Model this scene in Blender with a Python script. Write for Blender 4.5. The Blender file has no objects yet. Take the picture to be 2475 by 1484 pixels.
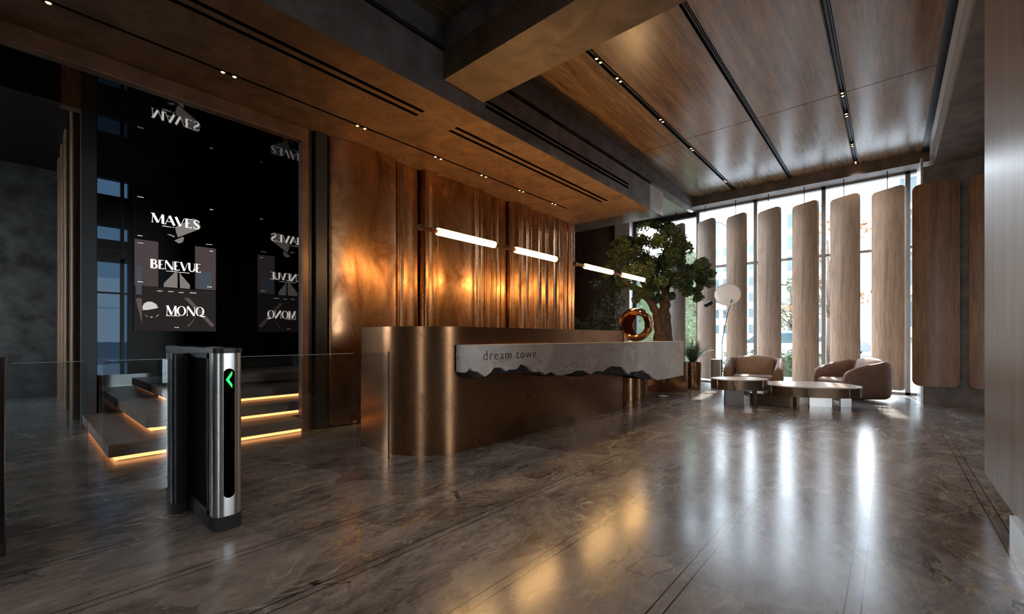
import bpy, math, random
from math import sin, cos, pi, radians
from mathutils import Vector, Matrix, noise as mnoise

S = bpy.context.scene
COL = S.collection
random.seed(7)

# ------------------------------------------------------------------ camera
cam_d = bpy.data.cameras.new('camera')
cam = bpy.data.objects.new('camera', cam_d)
COL.objects.link(cam)
cam.location = (0, 0, 1.05)
cam.rotation_euler = (pi / 2, 0, radians(41.13 - 90))
cam_d.sensor_width = 36.0
cam_d.lens = 36.0 * 1045 / 2475
cam_d.shift_y = 74 / 2475
cam_d.clip_start = 0.02
cam_d.clip_end = 600
S.camera = cam

# ------------------------------------------------------------------ view
S.view_settings.view_transform = 'Standard'
S.view_settings.look = 'None'
S.view_settings.gamma = 1.0
S.view_settings.use_curve_mapping = False
S.view_settings.exposure = 0.45
S.cycles.max_bounces = 8
S.cycles.glossy_bounces = 5
S.cycles.diffuse_bounces = 4
S.cycles.transparent_max_bounces = 16
S.cycles.sample_clamp_indirect = 6.0
S.cycles.use_denoising = True

# ------------------------------------------------------------------ sky
world = bpy.data.worlds.new('world')
S.world = world
world.use_nodes = True
wn, wl = world.node_tree.nodes, world.node_tree.links
wn.clear()
w_out = wn.new('ShaderNodeOutputWorld')
w_bg = wn.new('ShaderNodeBackground')
w_tc = wn.new('ShaderNodeTexCoord')
w_sep = wn.new('ShaderNodeSeparateXYZ')
w_ramp = wn.new('ShaderNodeValToRGB')
wl.new(w_tc.outputs['Generated'], w_sep.inputs[0])
wl.new(w_sep.outputs['Z'], w_ramp.inputs['Fac'])
w_ramp.color_ramp.elements[0].position = 0.0
w_ramp.color_ramp.elements[0].color = (0.96, 0.98, 1.0, 1)
w_ramp.color_ramp.elements[1].position = 0.7
w_ramp.color_ramp.elements[1].color = (0.60, 0.76, 1.0, 1)
wl.new(w_ramp.outputs['Color'], w_bg.inputs['Color'])
w_bg.inputs['Strength'].default_value = 11.0
wl.new(w_bg.outputs[0], w_out.inputs['Surface'])

# ------------------------------------------------------------------ sun
sun_d = bpy.data.lights.new('sun', 'SUN')
sun_d.energy = 10.0
sun_d.angle = radians(1.5)
sun_d.color = (1.0, 0.93, 0.84)
sun = bpy.data.objects.new('sun', sun_d)
COL.objects.link(sun)
sun.location = (20, 2, 20)
sun.rotation_euler = Vector((-0.80, -0.12, -1.0)).to_track_quat('-Z', 'Y').to_euler()


# ================================================================== helpers
class MB:
    def __init__(self):
        self.v, self.f = [], []

    def add(self, vs, fs):
        n = len(self.v)
        self.v += [tuple(p) for p in vs]
        self.f += [tuple(i + n for i in f) for f in fs]
        return self

    def box(self, x0, x1, y0, y1, z0, z1):
        vs = [(x, y, z) for z in (z0, z1) for y in (y0, y1) for x in (x0, x1)]
        fs = [(0, 2, 3, 1), (4, 5, 7, 6), (0, 1, 5, 4), (2, 6, 7, 3), (0, 4, 6, 2), (1, 3, 7, 5)]
        return self.add(vs, fs)

    def obox(self, c, s, rz=0, rx=0, ry=0):
        m = Matrix.Translation(c) @ Matrix.Rotation(rz, 4, 'Z') @ Matrix.Rotation(ry, 4, 'Y') @ Matrix.Rotation(rx, 4, 'X')
        b = MB().box(-s[0] / 2, s[0] / 2, -s[1] / 2, s[1] / 2, -s[2] / 2, s[2] / 2)
        return self.add([m @ Vector(p) for p in b.v], b.f)

    def prism(self, poly, z0, z1):
        n = len(poly)
        vs = [(x, y, z0) for x, y in poly] + [(x, y, z1) for x, y in poly]
        fs = [tuple(range(n - 1, -1, -1)), tuple(range(n, 2 * n))]
        fs += [(i, (i + 1) % n, n + (i + 1) % n, n + i) for i in range(n)]
        return self.add(vs, fs)

    def prism_y(self, poly, y0, y1):
        """polygon in X/Z, extruded along Y"""
        n = len(poly)
        vs = [(x, y0, z) for x, z in poly] + [(x, y1, z) for x, z in poly]
        fs = [tuple(range(n)), tuple(range(2 * n - 1, n - 1, -1))]
        fs += [((i + 1) % n, i, n + i, n + (i + 1) % n) for i in range(n)]
        return self.add(vs, fs)

    def tube(self, pts, r, n=8, caps=True):
        pts = [Vector(p) for p in pts]
        rs = r if isinstance(r, (list, tuple)) else [r] * len(pts)
        vs, fs = [], []
        prev = None
        for i, p in enumerate(pts):
            t = (pts[min(i + 1, len(pts) - 1)] - pts[max(i - 1, 0)]).normalized()
            if prev is None:
                a = Vector((0, 0, 1)) if abs(t.z) < 0.9 else Vector((1, 0, 0))
                u = t.cross(a).normalized()
            else:
                u = (prev - t * prev.dot(t)).normalized()
            prev = u
            w = t.cross(u)
            for k in range(n):
                a = 2 * pi * k / n
                vs.append(p + (u * cos(a) + w * sin(a)) * rs[i])
        for i in range(len(pts) - 1):
            for k in range(n):
                fs.append((i * n + k, i * n + (k + 1) % n, (i + 1) * n + (k + 1) % n, (i + 1) * n + k))
        if caps:
            fs.append(tuple(range(n - 1, -1, -1)))
            fs.append(tuple((len(pts) - 1) * n + k for k in range(n)))
        return self.add(vs, fs)

    def lathe(self, prof, c=(0, 0, 0), n=32, m=None, caps=True):
        vs, fs = [], []
        for r, z in prof:
            for k in range(n):
                a = 2 * pi * k / n
                p = Vector((r * cos(a), r * sin(a), z))
                if m is not None:
                    p = m @ p
                vs.append((p.x + c[0], p.y + c[1], p.z + c[2]))
        for i in range(len(prof) - 1):
            for k in range(n):
                fs.append((i * n + k, i * n + (k + 1) % n, (i + 1) * n + (k + 1) % n, (i + 1) * n + k))
        if caps and prof[0][0] > 1e-5:
            fs.append(tuple(range(n - 1, -1, -1)))
        if caps and prof[-1][0] > 1e-5:
            fs.append(tuple((len(prof) - 1) * n + k for k in range(n)))
        return self.add(vs, fs)

    def build(self, name, mat, parent=None, smooth=None, bevel=0, sub=0, seg=2):
        off = Vector(parent['_o']) if parent is not None else Vector((0, 0, 0))
        me = bpy.data.meshes.new(name)
        me.from_pydata([tuple(Vector(p) - off) for p in self.v], [], self.f)
        me.validate()
        me.update()
        o = bpy.data.objects.new(name, me)
        COL.objects.link(o)
        me.materials.append(mat)
        if parent is not None:
            o.parent = parent
            o['_o'] = tuple(off)
        else:
            o['_o'] = (0, 0, 0)
        if bevel:
            b = o.modifiers.new('bevel', 'BEVEL')
            b.width = bevel
            b.segments = seg
            b.limit_method = 'ANGLE'
        if sub:
            b = o.modifiers.new('sub', 'SUBSURF')
            b.levels = sub
            b.render_levels = sub
        if smooth is not None:
            me.shade_smooth()
            if smooth is not True:
                me.set_sharp_from_angle(angle=radians(smooth))
        return o


def tag(o, label=None, cat=None, group=None, kind=None):
    if label: o['label'] = label
    if cat: o['category'] = cat
    if group: o['group'] = group
    if kind: o['kind'] = kind
    return o


def root(name, loc, label, cat, group=None):
    o = bpy.data.objects.new(name, None)
    o.empty_display_size = 0.1
    COL.objects.link(o)
    o.location = loc
    o['_o'] = tuple(loc)
    return tag(o, label, cat, group)


def struct(name, mb, mat, **k):
    return tag(mb.build(name, mat, **k), kind='structure')


def copy_tree(o, loc, rz=None, label=None, parent=None):
    c = o.copy()
    COL.objects.link(c)
    if parent is None:
        c.location = loc
        if rz is not None:
            c.rotation_euler = (0, 0, rz)
        if label:
            c['label'] = label
    else:
        c.parent = parent
    for ch in list(o.children):
        copy_tree(ch, None, parent=c)
    return c


def rrect(x0, x1, y0, y1, r, n=6, rs=None):
    """rounded rectangle outline, counter-clockwise; rs = radii for (x0y0, x1y0, x1y1, x0y1)"""
    rs = rs or [r] * 4
    cs = [(x0, y0, pi, 1, 1), (x1, y0, 1.5 * pi, -1, 1), (x1, y1, 0, -1, -1), (x0, y1, pi / 2, 1, -1)]
    out = []
    for (x, y, a0, sx, sy), q in zip(cs, rs):
        if q < 1e-5:
            out.append((x, y))
            continue
        for i in range(n + 1):
            a = a0 + (pi / 2) * i / n
            out.append((x + sx * q + q * cos(a), y + sy * q + q * sin(a)))
    return out


# ================================================================== materials
def new_mat(name):
    m = bpy.data.materials.new(name)
    m.use_nodes = True
    nt = m.node_tree
    b = nt.nodes['Principled BSDF']
    return m, nt, b


def N(nt, t, **k):
    n = nt.nodes.new('ShaderNode' + t)
    for a, v in k.items():
        setattr(n, a, v)
    return n


def simple(name, col, rough=0.5, metal=0.0, spec=0.5, emit=None, es=0.0, var=0.12, vs=6.0, bump=0.0, coat=0.0):
    m, nt, b = new_mat(name)
    L = nt.links
    tc = N(nt, 'TexCoord')
    no = N(nt, 'TexNoise')
    no.inputs['Scale'].default_value = vs
    no.inputs['Detail'].default_value = 5
    L.new(tc.outputs['Object'], no.inputs['Vector'])
    r = N(nt, 'ValToRGB')
    e = r.color_ramp.elements
    e[0].position, e[1].position = 0.3, 0.7
    e[0].color = tuple(max(0, c * (1 - var)) for c in col) + (1,)
    e[1].color = tuple(min(1, c * (1 + var)) for c in col) + (1,)
    L.new(no.outputs['Fac'], r.inputs['Fac'])
    L.new(r.outputs['Color'], b.inputs['Base Color'])
    b.inputs['Roughness'].default_value = rough
    b.inputs['Metallic'].default_value = metal
    b.inputs['Specular IOR Level'].default_value = spec
    b.inputs['Coat Weight'].default_value = coat
    if bump:
        bp = N(nt, 'Bump')
        bp.inputs['Strength'].default_value = bump
        bp.inputs['Distance'].default_value = 0.01
        L.new(no.outputs['Fac'], bp.inputs['Height'])
        L.new(bp.outputs['Normal'], b.inputs['Normal'])
    if emit:
        b.inputs['Emission Color'].default_value = tuple(emit) + (1,)
        b.inputs['Emission Strength'].default_value = es
    return m


def wood(name, c1, c2, axis='x', rough=0.4, sc=1.0, spec=0.5):
    m, nt, b = new_mat(name)
    L = nt.links
    tc = N(nt, 'TexCoord')
    mp = N(nt, 'Mapping')
    s = {'x': (0.5, 9, 9), 'y': (9, 0.5, 9), 'z': (9, 9, 0.5)}[axis]
    mp.inputs['Scale'].default_value = tuple(q * sc for q in s)
    L.new(tc.outputs['Object'], mp.inputs['Vector'])
    n1 = N(nt, 'TexNoise')
    n1.inputs['Scale'].default_value = 1.0
    n1.inputs['Detail'].default_value = 6
    n1.inputs['Distortion'].default_value = 0.6
    n2 = N(nt, 'TexNoise')
    n2.inputs['Scale'].default_value = 7.0
    n2.inputs['Detail'].default_value = 3
    L.new(mp.outputs[0], n1.inputs['Vector'])
    L.new(mp.outputs[0], n2.inputs['Vector'])
    mx = N(nt, 'Mix', data_type='FLOAT')
    mx.inputs[0].default_value = 0.45
    L.new(n1.outputs['Fac'], mx.inputs[2])
    L.new(n2.outputs['Fac'], mx.inputs[3])
    r = N(nt, 'ValToRGB')
    e = r.color_ramp.elements
    e[0].position, e[1].position = 0.37, 0.63
    e[0].color = c1 + (1,)
    e[1].color = c2 + (1,)
    L.new(mx.outputs[0], r.inputs['Fac'])
    L.new(r.outputs['Color'], b.inputs['Base Color'])
    b.inputs['Roughness'].default_value = rough
    b.inputs['Specular IOR Level'].default_value = spec
    bp = N(nt, 'Bump')
    bp.inputs['Strength'].default_value = 0.12
    bp.inputs['Distance'].default_value = 0.004
    L.new(mx.outputs[0], bp.inputs['Height'])
    L.new(bp.outputs['Normal'], b.inputs['Normal'])
    return m


def patina(name, c1, c2, r1, r2, scale=2.2, bump=0.15, metal=1.0, zs=1.0):
    m, nt, b = new_mat(name)
    L = nt.links
    tc = N(nt, 'TexCoord')
    n1 = N(nt, 'TexNoise')
    n1.inputs['Scale'].default_value = scale
    n1.inputs['Detail'].default_value = 9
    n1.inputs['Roughness'].default_value = 0.62
    n1.inputs['Distortion'].default_value = 0.8
    mpg = N(nt, 'Mapping')
    mpg.inputs['Scale'].default_value = (1, 1, zs)
    L.new(tc.outputs['Object'], mpg.inputs['Vector'])
    L.new(mpg.outputs[0], n1.inputs['Vector'])
    r = N(nt, 'ValToRGB')
    e = r.color_ramp.elements
    e[0].position, e[1].position = 0.34, 0.64
    e[0].color = c1 + (1,)
    e[1].color = c2 + (1,)
    L.new(n1.outputs['Fac'], r.inputs['Fac'])
    L.new(r.outputs['Color'], b.inputs['Base Color'])
    rr = N(nt, 'MapRange')
    rr.inputs['From Min'].default_value = 0.3
    rr.inputs['From Max'].default_value = 0.7
    rr.inputs['To Min'].default_value = r2
    rr.inputs['To Max'].default_value = r1
    L.new(n1.outputs['Fac'], rr.inputs['Value'])
    L.new(rr.outputs[0], b.inputs['Roughness'])
    b.inputs['Metallic'].default_value = metal
    n2 = N(nt, 'TexNoise')
    n2.inputs['Scale'].default_value = scale * 1.5
    n2.inputs['Detail'].default_value = 4
    L.new(mpg.outputs[0], n2.inputs['Vector'])
    bp = N(nt, 'Bump')
    bp.inputs['Strength'].default_value = bump
    bp.inputs['Distance'].default_value = 0.02
    L.new(n2.outputs['Fac'], bp.inputs['Height'])
    L.new(bp.outputs['Normal'], b.inputs['Normal'])
    return m


def pane_mat(name, tint, refl=1.0, rough=0.0):
    m = bpy.data.materials.new(name)
    m.use_nodes = True
    nt = m.node_tree
    nt.nodes.clear()
    out = N(nt, 'OutputMaterial')
    tr = N(nt, 'BsdfTransparent')
    tr.inputs['Color'].default_value = tint + (1,)
    gl = N(nt, 'BsdfGlossy')
    gl.inputs['Roughness'].default_value = rough
    lw = N(nt, 'LayerWeight')
    pw = N(nt, 'Math', operation='POWER')
    pw.inputs[1].default_value = 5.0
    ma = N(nt, 'Math', operation='MULTIPLY_ADD')
    ma.inputs[1].default_value = 0.96
    ma.inputs[2].default_value = 0.04
    mu = N(nt, 'Math', operation='MULTIPLY')
    mu.inputs[1].default_value = refl
    mix = N(nt, 'MixShader')
    nt.links.new(lw.outputs['Facing'], pw.inputs[0])
    nt.links.new(pw.outputs[0], ma.inputs[0])
    nt.links.new(ma.outputs[0], mu.inputs[0])
    nt.links.new(mu.outputs[0], mix.inputs[0])
    nt.links.new(tr.outputs[0], mix.inputs[1])
    nt.links.new(gl.outputs[0], mix.inputs[2])
    nt.links.new(mix.outputs[0], out.inputs['Surface'])
    return m


def emitter(name, col, s):
    m = bpy.data.materials.new(name)
    m.use_nodes = True
    nt = m.node_tree
    nt.nodes.clear()
    out = N(nt, 'OutputMaterial')
    e = N(nt, 'Emission')
    e.inputs['Color'].default_value = tuple(col) + (1,)
    e.inputs['Strength'].default_value = s
    nt.links.new(e.outputs[0], out.inputs['Surface'])
    return m


def marble_floor():
    m, nt, b = new_mat('marble_floor')
    L = nt.links
    geo = N(nt, 'NewGeometry')
    pos = geo.outputs['Position']
    mp = N(nt, 'Mapping')
    mp.inputs['Rotation'].default_value = (0, 0, radians(-35))
    mp.inputs['Scale'].default_value = (0.75, 1.5, 1)
    L.new(pos, mp.inputs['Vector'])

    def noise(scale, detail, dist, src, rough=0.55):
        n = N(nt, 'TexNoise')
        n.inputs['Scale'].default_value = scale
        n.inputs['Detail'].default_value = detail
        n.inputs['Distortion'].default_value = dist
        n.inputs['Roughness'].default_value = rough
        L.new(src, n.inputs['Vector'])
        return n.outputs['Fac']

    def ramp(src, stops):
        r = N(nt, 'ValToRGB')
        e = r.color_ramp.elements
        e[0].position, e[0].color = stops[0][0], tuple(stops[0][1]) + (1,)
        e[1].position, e[1].color = stops[-1][0], tuple(stops[-1][1]) + (1,)
        for p, c in stops[1:-1]:
            q = e.new(p)
            q.color = tuple(c) + (1,)
        L.new(src, r.inputs['Fac'])
        return r.outputs['Color']

    def mixc(fac, a, c, mode='MIX'):
        x = N(nt, 'Mix', data_type='RGBA', blend_type=mode)
        L.new(fac, x.inputs[0])
        if isinstance(a, tuple):
            x.inputs[6].default_value = a + (1,)
        else:
            L.new(a, x.inputs[6])
        if isinstance(c, tuple):
            x.inputs[7].default_value = c + (1,)
        else:
            L.new(c, x.inputs[7])
        return x.outputs[2]

    cloud = noise(1.5, 12, 1.6, mp.outputs[0], 0.68)
    base = ramp(cloud, [(0.30, (0.070, 0.063, 0.059)), (0.46, (0.15, 0.137, 0.128)), (0.58, (0.24, 0.220, 0.206)), (0.72, (0.38, 0.352, 0.33))])
    mf = N(nt, 'Mapping')
    mf.inputs['Rotation'].default_value = (0, 0, radians(-28))
    mf.inputs['Scale'].default_value = (0.55, 1.2, 1)
    L.new(pos, mf.inputs['Vector'])
    streak = noise(9, 9, 1.2, mf.outputs[0], 0.72)
    base = mixc(ramp(streak, [(0.50, (0, 0, 0)), (0.72, (0.50, 0.50, 0.50))]), base, (0.40, 0.37, 0.35))
    base = mixc(ramp(streak, [(0.30, (0.65, 0.65, 0.65)), (0.46, (0, 0, 0))]), base, (0.045, 0.040, 0.037))
    fine = noise(30, 7, 0.8, mf.outputs[0], 0.72)
    base = mixc(ramp(fine, [(0.57, (0, 0, 0)), (0.70, (0.75, 0.75, 0.75))]), base, (0.46, 0.42, 0.39))
    base = mixc(ramp(fine, [(0.30, (0.8, 0.8, 0.8)), (0.44, (0, 0, 0))]), base, (0.030, 0.026, 0.024))

    def vein(scale, dist, width, off):
        mo = N(nt, 'Mapping')
        mo.inputs['Location'].default_value = (off, off * 0.7, off * 0.3)
        L.new(mp.outputs[0], mo.inputs['Vector'])
        f = noise(scale, 5, dist, mo.outputs[0], 0.5)
        s = N(nt, 'Math', operation='SUBTRACT')
        s.inputs[1].default_value = 0.5
        L.new(f, s.inputs[0])
        a = N(nt, 'Math', operation='ABSOLUTE')
        L.new(s.outputs[0], a.inputs[0])
        r = N(nt, 'MapRange')
        r.inputs['From Min'].default_value = 0
        r.inputs['From Max'].default_value = width
        r.inputs['To Min'].default_value = 1
        r.inputs['To Max'].default_value = 0
        L.new(a.outputs[0], r.inputs['Value'])
        g = noise(1.1, 2, 0, mo.outputs[0])
        gr = N(nt, 'MapRange')
        gr.inputs['From Min'].default_value = 0.50
        gr.inputs['From Max'].default_value = 0.60
        L.new(g, gr.inputs['Value'])
        mu = N(nt, 'Math', operation='MULTIPLY')
        L.new(r.outputs[0], mu.inputs[0])
        L.new(gr.outputs[0], mu.inputs[1])
        return mu.outputs[0]

    vo = N(nt, 'TexVoronoi', feature='DISTANCE_TO_EDGE')
    vo.inputs['Scale'].default_value = 0.75
    wn_ = N(nt, 'TexNoise')
    wn_.inputs['Scale'].default_value = 2.6
    wn_.inputs['Detail'].default_value = 6
    L.new(pos, wn_.inputs['Vector'])
    av = N(nt, 'VectorMath', operation='MULTIPLY_ADD')
    L.new(wn_.outputs['Color'], av.inputs[0])
    av.inputs[1].default_value = (0.55, 0.55, 0.0)
    L.new(pos, av.inputs[2])
    L.new(av.outputs[0], vo.inputs['Vector'])
    ve = N(nt, 'MapRange')
    ve.inputs['From Min'].default_value = 0.0
    ve.inputs['From Max'].default_value = 0.012
    ve.inputs['To Min'].default_value = 0.7
    ve.inputs['To Max'].default_value = 0.0
    L.new(vo.outputs['Distance'], ve.inputs['Value'])
    gate = noise(0.9, 2, 0, pos)
    gm = N(nt, 'MapRange')
    gm.inputs['From Min'].default_value = 0.48
    gm.inputs['From Max'].default_value = 0.56
    L.new(gate, gm.inputs['Value'])
    vm = N(nt, 'Math', operation='MULTIPLY')
    L.new(ve.outputs[0], vm.inputs[0])
    L.new(gm.outputs[0], vm.inputs[1])
    base = mixc(vm.outputs[0], base, (0.46, 0.40, 0.34))
    base = mixc(vein(1.7, 1.6, 0.012, 3.1), base, (0.42, 0.39, 0.36))
    base = mixc(vein(1.2, 2.2, 0.009, 9.4), base, (0.40, 0.27, 0.12))
    base = mixc(vein(0.9, 1.0, 0.006, 21.0), base, (0.012, 0.011, 0.010))
    # broken slab-like patches, lighter and darker
    vc = N(nt, 'TexVoronoi', feature='F1')
    vc.inputs['Scale'].default_value = 1.1
    vc.inputs['Randomness'].default_value = 1.0
    L.new(av.outputs[0], vc.inputs['Vector'])
    sc2 = N(nt, 'SeparateColor')
    L.new(vc.outputs['Color'], sc2.inputs[0])
    lo = N(nt, 'MapRange')
    lo.inputs['From Min'].default_value = 0.55
    lo.inputs['From Max'].default_value = 1.0
    lo.inputs['To Max'].default_value = 0.42
    L.new(sc2.outputs[0], lo.inputs['Value'])
    base = mixc(lo.outputs[0], base, (0.36, 0.335, 0.315))
    dk_ = N(nt, 'MapRange')
    dk_.inputs['From Min'].default_value = 0.6
    dk_.inputs['From Max'].default_value = 1.0
    dk_.inputs['To Max'].default_value = 0.5
    L.new(sc2.outputs[1], dk_.inputs['Value'])
    base = mixc(dk_.outputs[0], base, (0.05, 0.045, 0.042))
    # paired dark joints running along X
    sx = N(nt, 'SeparateXYZ')
    L.new(pos, sx.inputs[0])
    ad = N(nt, 'Math', operation='ADD')
    ad.inputs[1].default_value = -0.107 + 0.567 * 40.5
    L.new(sx.outputs['Y'], ad.inputs[0])
    md = N(nt, 'Math', operation='MODULO')
    md.inputs[1].default_value = 0.567
    L.new(ad.outputs[0], md.inputs[0])
    s1 = N(nt, 'Math', operation='SUBTRACT')
    s1.inputs[1].default_value = 0.567 / 2
    L.new(md.outputs[0], s1.inputs[0])
    a1 = N(nt, 'Math', operation='ABSOLUTE')
    L.new(s1.outputs[0], a1.inputs[0])
    s2 = N(nt, 'Math', operation='SUBTRACT')
    s2.inputs[1].default_value = 0.025
    L.new(a1.outputs[0], s2.inputs[0])
    a2 = N(nt, 'Math', operation='ABSOLUTE')
    L.new(s2.outputs[0], a2.inputs[0])
    lt = N(nt, 'Math', operation='LESS_THAN')
    lt.inputs[1].default_value = 0.0028
    L.new(a2.outputs[0], lt.inputs[0])
    base = mixc(lt.outputs[0], base, (0.008, 0.007, 0.006))
    L.new(base, b.inputs['Base Color'])
    rr = N(nt, 'MapRange')
    rr.inputs['From Min'].default_value = 0.35
    rr.inputs['From Max'].default_value = 0.65
    rr.inputs['To Min'].default_value = 0.175
    rr.inputs['To Max'].default_value = 0.225
    L.new(cloud, rr.inputs['Value'])
    L.new(rr.outputs[0], b.inputs['Roughness'])
    b.inputs['Specular IOR Level'].default_value = 0.55
    return m


def stone_mat():
    m, nt, b = new_mat('desk_stone')
    L = nt.links
    tc = N(nt, 'TexCoord')
    n1 = N(nt, 'TexNoise')
    n1.inputs['Scale'].default_value = 3.0
    n1.inputs['Detail'].default_value = 8
    n1.inputs['Distortion'].default_value = 1.2
    L.new(tc.outputs['Object'], n1.inputs['Vector'])
    r = N(nt, 'ValToRGB')
    e = r.color_ramp.elements
    e[0].position, e[1].position = 0.3, 0.7
    e[0].color = (0.48, 0.415, 0.37, 1)
    e[1].color = (0.70, 0.62, 0.565, 1)
    L.new(n1.outputs['Fac'], r.inputs['Fac'])
    n2 = N(nt, 'TexNoise')
    n2.inputs['Scale'].default_value = 1.5
    n2.inputs['Detail'].default_value = 7
    n2.inputs['Distortion'].default_value = 0.5
    mp = N(nt, 'Mapping')
    mp.inputs['Scale'].default_value = (0.6, 1, 1.9)
    L.new(tc.outputs['Object'], mp.inputs['Vector'])
    L.new(mp.outputs[0], n2.inputs['Vector'])
    s = N(nt, 'Math', operation='SUBTRACT')
    s.inputs[1].default_value = 0.5
    L.new(n2.outputs['Fac'], s.inputs[0])
    a = N(nt, 'Math', operation='ABSOLUTE')
    L.new(s.outputs[0], a.inputs[0])
    q = N(nt, 'MapRange')
    q.inputs['From Max'].default_value = 0.0045
    q.inputs['To Min'].default_value = 0.8
    q.inputs['To Max'].default_value = 0.0
    L.new(a.outputs[0], q.inputs['Value'])
    x = N(nt, 'Mix', data_type='RGBA')
    L.new(q.outputs[0], x.inputs[0])
    L.new(r.outputs['Color'], x.inputs[6])
    x.inputs[7].default_value = (0.20, 0.165, 0.145, 1)
    L.new(x.outputs[2], b.inputs['Base Color'])
    b.inputs['Roughness'].default_value = 0.6
    return m


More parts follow.
